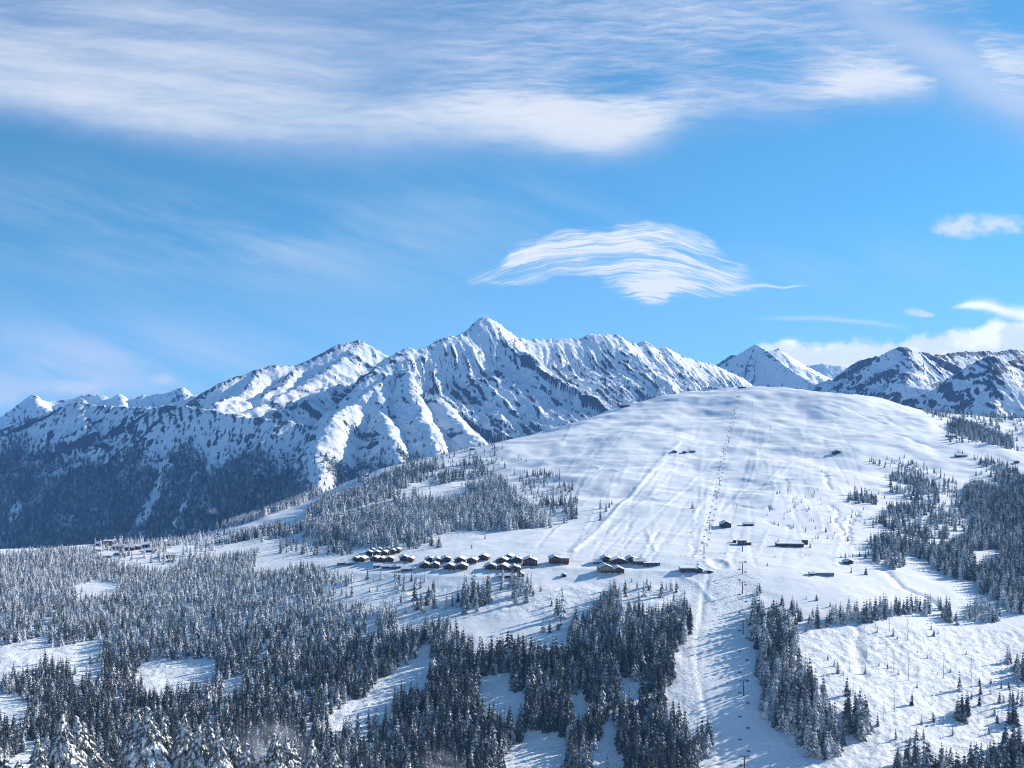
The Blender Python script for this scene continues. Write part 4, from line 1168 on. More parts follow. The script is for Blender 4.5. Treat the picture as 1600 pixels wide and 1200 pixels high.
# ---------------------------------------------------------------- snow-laden spruces on the near slope
M_LADEN, _n, _b = new_mat('laden_snow')
_n.put(_b.inputs['Base Color'], _n.mix(_n.noise(_n.node('ShaderNodeNewGeometry').outputs['Position'], 1.3, 3), (0.74, 0.77, 0.80), (0.88, 0.89, 0.90)))
_b.inputs['Roughness'].default_value = 0.8
M_NEEDLE, _n, _b = new_mat('spruce_needles')
_n.put(_b.inputs['Base Color'], _n.mix(_n.noise(_n.node('ShaderNodeNewGeometry').outputs['Position'], 1.7, 3, .6), (0.07, 0.08, 0.08), (0.40, 0.42, 0.43)))
_b.inputs['Roughness'].default_value = 0.9


def laden_spruce(seed, H=24.0, top=15.0):
    """needle sprays and the snow lying on them, both hung on whorls of drooping limbs; lower limbs are sparser (hidden by the slope)"""
    R = random.Random(seed)
    nv, nf, sv, sf = [], [], [], []

    def limb(base, ang, L, droop, wid, thick, laterals=True):
        ca, sa = math.cos(ang), math.sin(ang)
        ks = 6 if laterals else 4
        pts = []
        for i in range(ks):
            s = i / (ks - 1)
            r = L * s
            z = base[2] + L * (0.10 * s - droop * s * s) + R.uniform(-.03, .03)
            sw = 0.06 * L * math.sin(3 * s + seed)
            pts.append((base[0] + ca * r - sa * sw, base[1] + sa * r + ca * sw, z))
        # needles: a hanging fringe on both sides of the limb
        for i in range(1, ks):
            p = pts[i]; s = i / (ks - 1)
            for side in (-1, 1):
                for q in range(2):
                    t = R.uniform(-0.5, 0.3) * L / ks
                    ox, oy = p[0] + ca * t, p[1] + sa * t
                    w = wid * R.uniform(0.7, 1.25) * (1.25 - 0.5 * s)
                    b = len(nv)
                    nv.extend([(ox - ca * 0.16, oy - sa * 0.16, p[2] - 0.02), (ox + ca * 0.22, oy + sa * 0.22, p[2] - 0.05),
                               (ox - sa * w * side + ca * .22, oy + ca * w * side + sa * .22, p[2] - R.uniform(0.16, 0.36))])
                    nf.append((b, b + 1, b + 2) if side < 0 else (b, b + 2, b + 1))
            b = len(nv)
            nv.extend([(p[0] - ca * .15, p[1] - sa * .15, p[2]), (p[0] + ca * .15, p[1] + sa * .15, p[2]), (p[0] + ca * .05, p[1] + sa * .05, p[2] - R.uniform(.2, .4))])
            nf.append((b, b + 1, b + 2))
        # snow: a lumpy pad on top
        start = len(sv)
        for i in range(ks):
            s = i / (ks - 1); p = pts[i]
            w = wid * (0.55 + 0.75 * math.sin(PI * min(1, s * 0.8 + 0.12))) * R.uniform(0.7, 1.15) * (0.35 if i == ks - 1 else 1)
            h = thick * R.uniform(0.7, 1.3) * (0.4 if i == ks - 1 else 1)
            sv.extend([(p[0] - sa * w, p[1] + ca * w, p[2] - 0.10 - 0.25 * w), (p[0] - sa * w * .5, p[1] + ca * w * .5, p[2] + h * .75), (p[0], p[1], p[2] + h),
                       (p[0] + sa * w * .5, p[1] - ca * w * .5, p[2] + h * .7), (p[0] + sa * w, p[1] - ca * w, p[2] - 0.10 - 0.25 * w)])
        for i in range(ks - 1):
            for k in range(4):
                a = start + i * 5 + k
                sf.append((a, a + 5, a + 6, a + 1))
        sf.append(tuple(start + (ks - 1) * 5 + k for k in range(5)))
        if laterals and L > 0.9:
            for i in range(1, ks - 1):
                for side in (-1, 1):
                    if R.random() < 0.12: continue
                    l2 = L * (0.46 - 0.07 * i) * R.uniform(0.75, 1.2)
                    limb(pts[i], ang + side * R.uniform(0.6, 1.0), l2, droop * R.uniform(.9, 1.5), wid * 0.62, thick * 0.75, False)

    d = 0.18
    while d < top:
        rad = min(0.50 * d + 0.08, 2.6 + 0.10 * d) if d > 0.3 else 0.22
        n = 4 if d < 1 else 7 if d < 4 else 9
        a0 = R.uniform(0, 6.28)
        for k in range(n):
            if R.random() < 0.08: continue
            L = rad * R.uniform(0.72, 1.2)
            limb((0, 0, H - d + R.uniform(-.12, .12)), a0 + 2 * PI * (k + R.uniform(-.3, .3)) / n, L, R.uniform(0.5, 1.0) + 0.012 * d, 0.165 + 0.062 * min(L, 3), 0.10 + 0.036 * min(L, 3))
        d += 0.25 + 0.03 * min(d, 8) + R.uniform(0, 0.08)
    # the leader with its cap of snow
    limb((0, 0, H - 0.25), 0.5, 0.24, -1.6, 0.07, 0.09, False)
    # lower limbs, out of sight from the lookout, kept simple
    while d < H - 1.5:
        rad = 3.9 * R.uniform(0.9, 1.1); a0 = R.uniform(0, 6.28)
        for k in range(6):
            limb((0, 0, H - d), a0 + 2 * PI * k / 6, rad * R.uniform(.8, 1.1), 0.5, 0.4, 0.18, False)
        d += 1.1
    return mesh_from('laden_crown', nv, nf, [M_NEEDLE]), mesh_from('laden_snow', sv, sf, [M_LADEN], smooth=True)


LADEN = [laden_spruce(3), laden_spruce(8), laden_spruce(15), laden_spruce(23)]
LADEN_TRUNK = cone_mesh('laden_trunk', 0.30, 0.03, 24.0, 7, M_BARK, -1.0)
NEAR_TREES = [  # tip pixel, depth, variant, label
    (1, 1168, 150, 0, 'snow-laden spruce cut by the lower left corner'),
    (29, 1188, 146, 2, 'small snow-covered spruce tip beside the blue glade at the lower left'),
    (60, 1156, 148, 1, 'pointed snow-laden spruce standing alone before the blue glade at lower left'),
    (98, 1117, 152, 2, 'left tree of the tall snow-laden pair near the lower left corner'),
    (121, 1119, 156, 3, 'right tree of the tall snow-laden pair near the lower left corner'),
    (131, 1128, 161, 0, 'lower snow-laden spruce close behind the tall pair'),
    (215, 1109, 160, 1, 'slim snow-laden spruce at the left flank of the broadest cluster'),
    (232, 1105, 150, 0, 'broadest and tallest of the snow-laden spruces in the near row'),
    (254, 1120, 156, 3, 'snow-laden spruce leaning against the right flank of the tallest one'),
    (280, 1128, 162, 2, 'half-hidden snow-laden spruce left of the second tall tip'),
    (288, 1116, 153, 1, 'second tallest snow-laden spruce of the near row'),
    (311, 1134, 151, 3, 'snow-laden spruce just right of the second tallest one'),
    (330, 1137, 160, 0, 'narrow snow-laden spruce behind the middle of the near row'),
    (342, 1143, 150, 2, 'snow-laden spruce with long white boughs in the middle of the row'),
    (357, 1139, 158, 1, 'slim high tip of a snow-laden spruce in the middle of the row'),
    (369, 1150, 152, 3, 'snow-laden spruce sloping down toward the gap in the row'),
    (386, 1161, 149, 0, 'last snow-laden spruce before the misty gap'),
    (410, 1181, 150, 2, 'low snow-covered tip in the misty gap'),
    (430, 1146, 151, 1, 'slim snow-laden spruce right of the misty gap'),
    (449, 1152, 153, 3, 'dense snow-laden spruce right beside the slim one past the gap'),
    (457, 1157, 159, 0, 'lower snow-laden spruce behind the dense one past the gap'),
    (488, 1157, 149, 2, 'well-shaped snow-laden spruce standing free past the gap'),
    (521, 1168, 150, 1, 'second to last snow-laden spruce of the near row'),
    (541, 1188, 148, 3, 'low snow-laden spruce tip near the end of the row'),
    (564, 1194, 150, 0, 'barely visible snow-covered tip ending the near row'),
    (640, 1194, 152, 2, 'single snow-covered tip poking up right of the near row'),
]
for px, py, Y, var, lab in NEAR_TREES:
    x, y, z = P(px, py, Y)
    g = float(height(x, y)[0])
    s = (z - g) / 24.0
    t = thing('snow_laden_spruce', lab, 'tree', (x, y, g), random.uniform(0, 6.28), 'snow-laden spruces on the near slope', (max(.8, s), max(.8, s), s))
    part('trunk', LADEN_TRUNK, t)
    part('crown', LADEN[var][0], t)
    part('snow_cover', LADEN[var][1], t)
    print('near', px, round(z - g, 1), end=' ')

# ---------------------------------------------------------------- young spruces alone on the open snow
YOUNG = [  # base pixel, height in pixels, width factor, label
    (1264, 796, 8, 1.3, 'lone small spruce on the open snow above the big barn'),
    (938, 795, 14, 1.0, 'small spruce left of the snow bank on the hill, lowest of a group'), (947, 799, 13, 1, 'small spruce below the snow bank, middle of a group of four'),
    (952, 793, 12, 1, 'small spruce leaning by the snow bank, upper one of a group'), (956, 788, 9, 1, 'tiny spruce topmost beside the snow bank on the hill'), (938, 813, 16, 1.0, 'spruce standing just left of the long snow bank'),
    (1082, 795, 11, 1.8, 'low bushy conifer in the middle of the ski slope'),
    (1183, 930, 18, 1.3, 'dense dark spruce at the upper end of the wood beside the run'), (1187, 926, 16, 1.2, 'dark spruce behind the uppermost one beside the run'),
    (1222, 945, 17, 1.2, 'dark cone-shaped spruce alone on the white terrace'), (1276, 938, 10, 1.3, 'short dark spruce alone on the white terrace above the belt'), (1260, 936, 6, 1.2, 'tiny spruce left of the short dark one on the terrace'),
    (1297, 948, 9, 1.2, 'small spruce just above the belt of trees'),
    (1330, 895, 10, 1, 'small spruce just below the hut with the big shadow'), (1314, 871, 8, 1, 'first of the small spruces in a line above the hut'), (1321, 871, 9, 1, 'second of the small spruces in a line above the hut'),
    (1332, 871, 8, 1, 'third of the small spruces in a line above the hut'), (1343, 870, 9, 1, 'fourth of the small spruces in a line above the hut'), (1352, 872, 13, 1.1, 'largest spruce at the end of the line above the hut'), (1353, 898, 13, 1.5, 'round bushy spruce right of the low shed'),
    (1258, 869, 5, 1, 'tiny spruce on the snow below the long dark wall'), (1264, 869, 4, 1, 'tiniest sapling below the long dark wall'), (1211, 871, 5, 1.2, 'sapling on the snow between the lift and the low shed'), (1199, 884, 6, 1.3, 'sapling near the chairlift on the plateau'),
    (1225, 811, 5, 1.2, 'sapling on the slope right of the big barn'), (1233, 822, 6, 1.0, 'sapling above the long dark wall'), (1328, 818, 9, 1.0, 'spruce at the edge of the gullies on the right'), (1325, 845, 9, 1.2, 'spruce at the lower end of the gullies'),
    (1216, 846, 5, 1.3, 'sapling at the left end of the long dark wall'),
    (692, 720, 6, 1.2, 'small dark spruce on the left skyline of the hill'), (751, 723, 11, 1.2, 'dark spruce on the bare left shoulder of the hill'), (766, 712, 6, 1, 'small spruce right of the dark one on the shoulder'),
    (804, 742, 10, 1.3, 'dark spruce alone right of the hill wood'), (820, 738, 7, 1, 'smaller spruce beside the lone dark one'), (737, 857, 7, 1.2, 'lone small spruce on the smooth meadow above the chalets'), (758, 842, 8, 1, 'lone spruce at the top of the smooth meadow'),
    (575, 911, 7, 1, 'thin spruce left on the meadow below the chalets'), (584, 909, 6, 1, 'tiny spruce next to the thin one on the meadow'), (590, 922, 10, 1, 'slim spruce on the bright patch of the meadow'), (577, 925, 9, 1, 'slim spruce at the edge of the meadow track'),
    (616, 901, 8, 1, 'spruce just below the rear chalet rows'), (625, 904, 10, 1, 'dark spruce below the front chalet row'), (670, 933, 19, 1.1, 'tall spruce alone in the middle of the meadow'),
    (746, 920, 11, 1, 'spruce on the meadow right below the chalets'), (652, 952, 19, 1.1, 'spruce near the forest edge below the meadow'), (679, 950, 20, 1.1, 'spruce in the middle of the lower meadow'), (698, 951, 22, 1.1, 'tall spruce at the left end of the loose row'),
    (849, 987, 20, 1.2, 'dark spruce at the edge of the bright lower meadow'), (859, 988, 20, 1.1, 'second dark spruce at the edge of the bright lower meadow'), (872, 984, 14, 1.3, 'bushy spruce right of the two dark ones on the meadow'),
    (862, 946, 12, 1.2, 'spruce on the lumpy meadow below the hotel'), (878, 923, 8, 1.4, 'short spruce below the snow ledge'), (833, 930, 12, 1.1, 'spruce left on the lumpy meadow'), (845, 924, 10, 1.1, 'spruce right on the lumpy meadow'), (860, 936, 5, 1, 'sapling on the lumpy meadow'),
    (987, 909, 7, 1.1, 'small spruce on the slope below the restaurant'), (1014, 922, 11, 1.1, 'spruce on the slope above the central wood'), (1035, 921, 11, 1.3, 'broad spruce on the slope above the central wood'), (1047, 918, 5, 1, 'sapling right of the broad spruce'),
    (1059, 919, 9, 1, 'spruce near the top of the lower ski run'), (1070, 928, 9, 1, 'last spruce before the edge of the lower ski run'),
    (1525, 743, 9, 1, 'spruce above the wood by the long dark barn'), (1533, 741, 8, 1, 'second spruce above the wood by the long dark barn'),
    (1553, 740, 6, 1, 'small spruce at the crest above the right wood'), (1498, 707, 5, 1, 'thin tree beside the long dark barn on the flank'), (1504, 709, 6, 1, 'second thin tree beside the long dark barn'),
    (1470, 667, 4, 1, 'dot-like tree on the right skyline'), (1440, 740, 6, 1.2, 'lone spruce on the white right flank'), (1284, 738, 5, 1, 'sapling at the end of a gully on the right'),
]
for k, (px, py, hp, wf, lab) in enumerate(YOUNG):
    x, y, z = unproject(px, py)
    h = hp / F * y * 1.08
    c = random.randrange(N_SHAPE)
    t = thing('young_spruce', lab, 'tree', (x, y, z - 0.15), random.uniform(0, 6.28), None, (h * wf * 1.1, h * wf * 1.1, h))
    part('trunk', TRUNK, t); part('crown', CROWN[(2 if hp > 8 else 1) * N_SHAPE + c], t)


# ---------------------------------------------------------------- bare trunks on the felled slope
def bare_tree(seed):
    R = random.Random(seed)
    vs, fs = [], []

    def tube(p, q, r0, r1, n=5):
        d = Vector(q) - Vector(p); a = d.normalized().orthogonal().normalized(); b_ = d.normalized().cross(a)
        s = len(vs)
        for (c, r) in ((p, r0), (q, r1)):
            for k in range(n):
                w = 2 * PI * k / n; o = Vector(c) + a * r * math.cos(w) + b_ * r * math.sin(w); vs.append(tuple(o))
        for k in range(n): fs.append((s + k, s + (k + 1) % n, s + n + (k + 1) % n, s + n + k))
    return vs, fs, tube, R


def bare_meshes(seed):
    vs, fs, tube, R = bare_tree(seed)
    pts = [(0, 0, -0.02)]
    for i in range(1, 6): pts.append((R.uniform(-.006, .006) * i, R.uniform(-.006, .006) * i, i / 5))
    for i in range(5): tube(pts[i], pts[i + 1], 0.0115 * (1 - i / 6), 0.0115 * (1 - (i + 1) / 6))
    tr = mesh_from('bare_trunk', vs, fs, [M_BARK])
    vs, fs, tube, R = bare_tree(seed + 1)
    for _ in range(30):
        t = R.uniform(0.42, 0.99); a = R.uniform(0, 6.28); L = 0.10 * (1.15 - t) + 0.025
        o = (0, 0, t); q = (L * math.cos(a), L * math.sin(a), t + R.uniform(-.03, .02))
        tube(o, q, 0.004, 0.0015, 3)
        for _k in range(2):
            f = R.uniform(.4, .9); a2 = a + R.choice((-.8, .8))
            m = (q[0] * f, q[1] * f, o[2] + (q[2] - o[2]) * f)
            tube(m, (m[0] + L * .45 * math.cos(a2), m[1] + L * .45 * math.sin(a2), m[2] - .015), 0.002, 0.001, 3)
    return tr, mesh_from('bare_branches', vs, fs, [M_RIMED])


M_RIMED, _n, _b = new_mat('rimed_twigs')
_n.put(_b.inputs['Base Color'], _n.mix(_n.noise(_n.node('ShaderNodeNewGeometry').outputs['Position'], .8, 3), (0.13, 0.115, 0.10), (0.42, 0.42, 0.42)))
BARE_M = [bare_meshes(5), bare_meshes(9), bare_meshes(14)]
BT = [(225, 410, 515), (300, 390, 490), (395, 400, 530), (430, 500, 552), (282, 550, 630), (322, 590, 700), (400, 620, 742), (582, 600, 732), (641, 640, 700), (724, 630, 782), (325, 790, 905), (228, 720, 805), (448, 655, 722), (180, 560, 642),
      (168, 410, 475), (92, 640, 700), (60, 690, 745), (110, 740, 800), (475, 510, 550), (505, 520, 555), (520, 525, 557), (260, 580, 622), (360, 590, 640), (270, 850, 960)]
BT = sorted((1300 + a / 3.333, 840 + b_ / 3.333, 840 + c / 3.333) for a, b_, c in BT)
ORD = ['first', 'second', 'third', 'fourth', 'fifth', 'sixth', 'seventh', 'eighth', 'ninth', 'tenth', 'eleventh', 'twelfth', 'thirteenth', 'fourteenth', 'fifteenth', 'sixteenth', 'seventeenth', 'eighteenth', 'nineteenth', 'twentieth', 'twenty-first', 'twenty-second', 'twenty-third', 'twenty-fourth',
       'twenty-fifth', 'twenty-sixth', 'twenty-seventh', 'twenty-eighth', 'twenty-ninth', 'thirtieth', 'thirty-first', 'thirty-second', 'thirty-third', 'thirty-fourth', 'thirty-fifth', 'thirty-sixth', 'thirty-seventh', 'thirty-eighth', 'thirty-ninth', 'fortieth']
for k, (px, top, bot) in enumerate(BT):
    x, y, z = unproject(px, bot)
    h = (bot - top) / F * y
    t = thing('bare_tree', f'thin bare leafless tree on the felled slope, {ORD[k]} from the left', 'tree', (x, y, z), random.uniform(0, 6), 'bare trees on the felled slope', (h, h, h))
    part('trunk', BARE_M[k % 3][0], t); part('crown', BARE_M[k % 3][1], t)
# ---------------------------------------------------------------- buildings
def plain(name, c1, c2, scale=0.6, rough=0.85, stretch=None):
    m, n, b = new_mat(name)
    co = obj_co(n)
    if stretch:
        mp = n.node('ShaderNodeMapping'); n.t.links.new(co, mp.inputs[0]); mp.inputs['Scale'].default_value = stretch; co = mp.outputs[0]
    n.put(b.inputs['Base Color'], n.mix(n.step(n.noise(co, scale, 4, .6), 0.3, 0.7), c1, c2))
    b.inputs['Roughness'].default_value = rough
    return m


M_TIMBER = plain('dark_timber', (0.045, 0.024, 0.013), (0.12, 0.066, 0.038), 1.0, stretch=(.4, .4, 4))
M_BROWN = plain('red_brown_timber', (0.085, 0.042, 0.026), (0.17, 0.09, 0.058), 1.0, stretch=(.4, .4, 4))
M_PALE = plain('pale_timber', (0.22, 0.17, 0.10), (0.34, 0.28, 0.18), 1.0, stretch=(.4, .4, 4))
M_PLASTER = plain('white_plaster', (0.55, 0.54, 0.52), (0.70, 0.69, 0.66), 0.5)
M_STONE = plain('grey_stone', (0.14, 0.14, 0.14), (0.28, 0.27, 0.26), 1.2)
M_ROOFEDGE = plain('roof_boards', (0.05, 0.035, 0.025), (0.11, 0.08, 0.06), 1.0)
M_ROOFSNOW = plain('roof_snow', (0.82, 0.84, 0.86), (0.89, 0.895, 0.90), 0.3)
M_METAL = plain('grey_steel', (0.10, 0.105, 0.11), (0.17, 0.175, 0.18), 1.5, 0.5)
M_DARKMETAL = plain('dark_steel', (0.030, 0.032, 0.036), (0.06, 0.06, 0.065), 1.5, 0.5)
M_CANVAS = plain('awning_white', (0.6, 0.6, 0.6), (0.75, 0.75, 0.74), 0.5)
M_GLASS, _n, _b = new_mat('window_glass')
_b.inputs['Base Color'].default_value = (0.02, 0.028, 0.04, 1); _b.inputs['Roughness'].default_value = 0.08; _b.inputs['Specular IOR Level'].default_value = 0.6


def bm_boxes(name, boxes, mat):
    vs, fs = [], []
    for (x0, x1, y0, y1, z0, z1) in boxes:
        s = len(vs)
        vs += [(x, y, z) for x in (x0, x1) for y in (y0, y1) for z in (z0, z1)]
        fs += [(s, s + 1, s + 3, s + 2), (s + 4, s + 6, s + 7, s + 5), (s, s + 4, s + 5, s + 1), (s + 2, s + 3, s + 7, s + 6), (s, s + 2, s + 6, s + 4), (s + 1, s + 5, s + 7, s + 3)]
    return mesh_from(name, vs, fs, [mat])


def prism(name, prof, y0, y1, mat):
    """profile in x, z pushed along y"""
    n = len(prof)
    vs = [(x, y0, z) for x, z in prof] + [(x, y1, z) for x, z in prof]
    fs = [tuple(range(n)), tuple(range(2 * n - 1, n - 1, -1))] + [(i, i + n, (i + 1) % n + n, (i + 1) % n) for i in range(n)]
    me = mesh_from(name, vs, fs, [mat])
    bm = bmesh.new(); bm.from_mesh(me); bmesh.ops.recalc_face_normals(bm, faces=bm.faces); bm.to_mesh(me); bm.free()
    return me


WIN_FRAME = bm_boxes('window', [(-.62, .62, -.06, .02, -.72, -.60), (-.62, .62, -.06, .02, .60, .72), (-.62, -.50, -.06, .02, -.60, .60), (.50, .62, -.06, .02, -.60, .60), (-.04, .04, -.05, .02, -.60, .60)], M_PLASTER)
WIN_PANE = bm_boxes('pane', [(-.5, .5, -.03, .025, -.6, .6)], M_GLASS)
DOOR_ME = bm_boxes('door', [(-.6, .6, -.05, .03, 0, 2.0)], M_BROWN)
_cache = {}


def building(name, label, cat, px, py, wpx, depth=10.0, storeys=2, front='gable', wall=None, base=True, rz=0.0, group=None, balcony=True, windows=True, chimney=True, pitch=0.42, eave=0.85, hwall=None, snow=0.42):
    x, y, z = unproject(px, py)
    w = round(wpx / F * y)
    wall = wall or M_TIMBER
    h = hwall if hwall else 2.15 * storeys + 0.4
    key = (w, depth, h, front, wall.name, pitch, snow)
    if key not in _cache:
        hw = w / 2
        if front == 'gable':
            ridge = h + pitch * hw
            wm = prism('wall', [(-hw, -2.5), (hw, -2.5), (hw, h), (0, ridge), (-hw, h)], 0, depth, wall)
            e = eave; t = 0.25; dz = pitch * e
            rm = prism('roof', [(-hw - e, h - dz + .03), (0, ridge + .03), (hw + e, h - dz + .03), (hw + e, h - dz + t), (0, ridge + t + .05), (-hw - e, h - dz + t)], -e * 1.3, depth + e, M_ROOFEDGE)
            s = snow
            sm = prism('roof_snow', [(-hw - e + .1, h - dz + t + .02), (0, ridge + t + .08), (hw + e - .1, h - dz + t + .02), (hw + e - .05, h - dz + t + s), (hw * .3, ridge - pitch * hw * .3 + t + s * 1.15), (0, ridge + t + s * 1.05), (-hw * .3, ridge - pitch * hw * .3 + t + s * 1.15), (-hw - e + .05, h - dz + t + s)],
                       -e * 1.3 + .12, depth + e - .1, M_ROOFSNOW)
        elif front == 'eaves':
            hd = depth / 2; ridge = h + pitch * hd; e = eave; t = .25; dz = pitch * e
            def rot(me):
                for v_ in me.vertices: v_.co = Vector((v_.co.y - w / 2, v_.co.x + hd, v_.co.z))
                me.flip_normals() if hasattr(me, 'flip_normals') else None
                bm = bmesh.new(); bm.from_mesh(me); bmesh.ops.recalc_face_normals(bm, faces=bm.faces); bm.to_mesh(me); bm.free()
                return me
            wm = rot(prism('wall', [(-hd, -2.5), (hd, -2.5), (hd, h), (0, ridge), (-hd, h)], 0, w, wall))
            rm = rot(prism('roof', [(-hd - e, h - dz + .03), (0, ridge + .03), (hd + e, h - dz + .03), (hd + e, h - dz + t), (0, ridge + t + .05), (-hd - e, h - dz + t)], -e, w + e, M_ROOFEDGE))
            s = snow
            sm = rot(prism('roof_snow', [(-hd - e + .1, h - dz + t + .02), (0, ridge + t + .08), (hd + e - .1, h - dz + t + .02), (hd + e - .05, h - dz + t + s), (0, ridge + t + s * 1.1), (-hd - e + .05, h - dz + t + s)], -e + .1, w + e - .1, M_ROOFSNOW))
        else:
            wm = bm_boxes('wall', [(-w / 2, w / 2, 0, depth, -2.5, h)], wall)
            rm = bm_boxes('roof', [(-w / 2 - .4, w / 2 + .4, -.4, depth + .4, h + .005, h + .3)], M_ROOFEDGE)
            sm = bm_boxes('roof_snow', [(-w / 2 - .3, w / 2 + .3, -.3, depth + .3, h + .305, h + .3 + snow)], M_ROOFSNOW)
        bmh = bm_boxes('plinth', [(-w / 2 - .06, w / 2 + .06, -.06, depth + .06, -2.6, 0.9)], M_PLASTER if storeys > 1 else M_STONE)
        bal = bm_boxes('balcony', [(-w / 2 * .9, w / 2 * .9, -1.15, -.07, 0, .14)] + [(-w / 2 * .9, w / 2 * .9, -1.15, -1.07, .5, 1.05)] + [(a, a + .1, -1.15, -1.07, .14, .5) for a in np.linspace(-w / 2 * .9, w / 2 * .9 - .1, max(4, w // 2))], M_TIMBER)
        chm = bm_boxes('chimney', [(-.4, .4, -.4, .4, -1.6, 1.3)], M_STONE)
        _cache[key] = (wm, rm, sm, bmh, bal, chm)
    wm, rm, sm, bmh, bal, chm = _cache[key]
    t = thing(name, label, cat, (x, y, z), rz, group)
    part('wall', wm, t)
    r = part('roof', rm, t)
    if snow: part('roof_snow', sm, r)
    if base: part('plinth', bmh, t)
    if chimney and front != 'flat':
        ridge = h + pitch * (w / 2 if front == 'gable' else depth / 2)
        part('chimney', chm, r, (w * .18, depth * .55, ridge - (pitch * w * .18 if front == 'gable' else .2) + 0.9))
    if windows:
        cols = max(2, int(w // 3.6))
        for s in range(storeys):
            for c_ in range(cols):
                if s == 0 and c_ == cols // 2 and base:
                    part('door', DOOR_ME, t, (-w / 2 + w * (c_ + .5) / cols, -.10, 0)); continue
                o = part('window', WIN_FRAME, t, (-w / 2 + w * (c_ + .5) / cols, -.03 if s else -.09, 1.5 + 2.15 * s))
                part('pane', WIN_PANE, o)
    if balcony and storeys > 1:
        part('balcony', bal, t, (0, 0, 2.3))
    return t


def zc(ox, oy, k):
    return lambda a, b: (ox + a / k, oy + b / k)


ZV = zc(520, 820, 1600 / 340)
CHALET_ROWS = [
    ('the short topmost row', [(290, 200, 38), (340, 196, 38), (400, 192, 38)], 9, 1),
    ('the small upper row', [(265, 232, 50), (320, 233, 55), (375, 231, 55), (440, 219, 48), (472, 210, 44)], 10, 2),
    ('the left middle row', [(165, 275, 48), (210, 277, 50), (305, 276, 64), (355, 281, 60), (415, 279, 60), (525, 273, 74), (565, 279, 50)], 11, 2),
    ('the rear row', [(715, 286, 75), (770, 291, 68), (835, 281, 70), (930, 286, 80), (1020, 290, 75), (1105, 266, 75), (1240, 290, 86), (1290, 266, 72), (1350, 286, 85)], 12, 2),
    ('the front row', [(675, 326, 85), (750, 326, 68), (852, 336, 85), (945, 336, 90), (1160, 336, 88), (1245, 341, 92), (1335, 351, 92)], 12, 2),
]
for row, lst, dep, st in CHALET_ROWS:
    for k, (a, b_, wz) in enumerate(sorted(lst)):
        px, py = ZV(a, b_)
        building('chalet', f'dark timber chalet under thick snow, {ORD[k]} from the left in {row}', 'chalet', px, py, wz / 4.706 * 0.93, dep, st, 'gable', M_TIMBER, True, random.uniform(-.28, .12), 'chalets in ' + row, chimney=(k % 2 == 0))
for k, (a, b_, wz) in enumerate([(60, 297, 62), (125, 298, 62), (330, 316, 62), (385, 323, 60), (440, 326, 60), (490, 322, 50), (540, 342, 78)]):
    px, py = ZV(a, b_)
    building('chalet', f'low row house with a long white roof below the left chalets, {ORD[k]} from the left', 'chalet', px, py, wz / 4.706 * .92, 8, 1, 'eaves', M_TIMBER, True, random.uniform(-.08, .08), 'low row houses below the left chalets', False, chimney=False)
px, py = ZV(1275, 391); building('shed', 'long low dark shed below the front chalet row', 'shed', px, py, 21, 7, 1, 'eaves', M_TIMBER, False, 0, None, False, False, False)
px, py = ZV(1385, 384); building('shed', 'small dark shed at the right end below the front chalet row', 'shed', px, py, 10, 6, 1, 'gable', M_TIMBER, False, 0, None, False, False, False)
px, py = ZV(1448, 309); building('guest_house', 'large dark chalet at the right end of the village, behind a blue snow slope', 'guest house', px, py, 22, 14, 3, 'gable', M_TIMBER, True, -.05)

ZH = zc(820, 800, 1600 / 340)
px, py = ZH(222, 386); building('hotel', 'left wing of the red-brown hotel, with rows of windows', 'hotel', px, py, 16, 13, 3, 'gable', M_BROWN, True, 0.1)
px, py = ZH(290, 388); building('hotel', 'right wing of the red-brown hotel with pale balconies', 'hotel', px, py, 14, 12, 3, 'flat', M_BROWN, True, -0.1)
px, py = ZH(538, 384); building('restaurant', 'low dark restaurant at the left end of the building cluster', 'restaurant', px, py, 13, 10, 1, 'eaves', M_TIMBER, True, 0, None, False)
px, py = ZH(597, 374); building('restaurant', 'dark gabled house behind the yellowish lodge', 'restaurant', px, py, 16, 12, 2, 'gable', M_TIMBER)
px, py = ZH(690, 390); building('restaurant', 'wide dark mountain restaurant in the middle of the cluster', 'restaurant', px, py, 26, 14, 2, 'gable', M_TIMBER, True, 0, None, True, pitch=.3)
px, py = ZH(785, 376); building('restaurant', 'dark gabled house rising behind the wide restaurant', 'restaurant', px, py, 15, 12, 2, 'gable', M_TIMBER)
px, py = ZH(845, 394); building('restaurant', 'dark house joined to the long snow bar', 'restaurant', px, py, 18, 10, 2, 'eaves', M_TIMBER, True, 0, None, False)
px, py = ZH(935, 398); building('snow_bar', 'long low bar with a white flat roof at the right end of the cluster', 'bar', px, py, 26, 8, 1, 'flat', M_TIMBER, False, 0, None, False, hwall=3.2)
px, py = ZH(597, 456); building('lodge', 'pale yellowish timber lodge in front of the restaurants', 'lodge', px, py, 20, 13, 3, 'gable', M_PALE, True, .15)
px, py = ZH(690, 456); building('lodge', 'darker lodge right of the pale yellowish one', 'lodge', px, py, 18, 12, 2, 'gable', M_BROWN, True, .05)
px, py = ZH(288, 478); building('hut', 'tiny dark hut alone on the blue slope below the hotel', 'hut', px, py, 8, 4, 1, 'gable', M_TIMBER, False, 0, None, False, False, False, hwall=2.2)

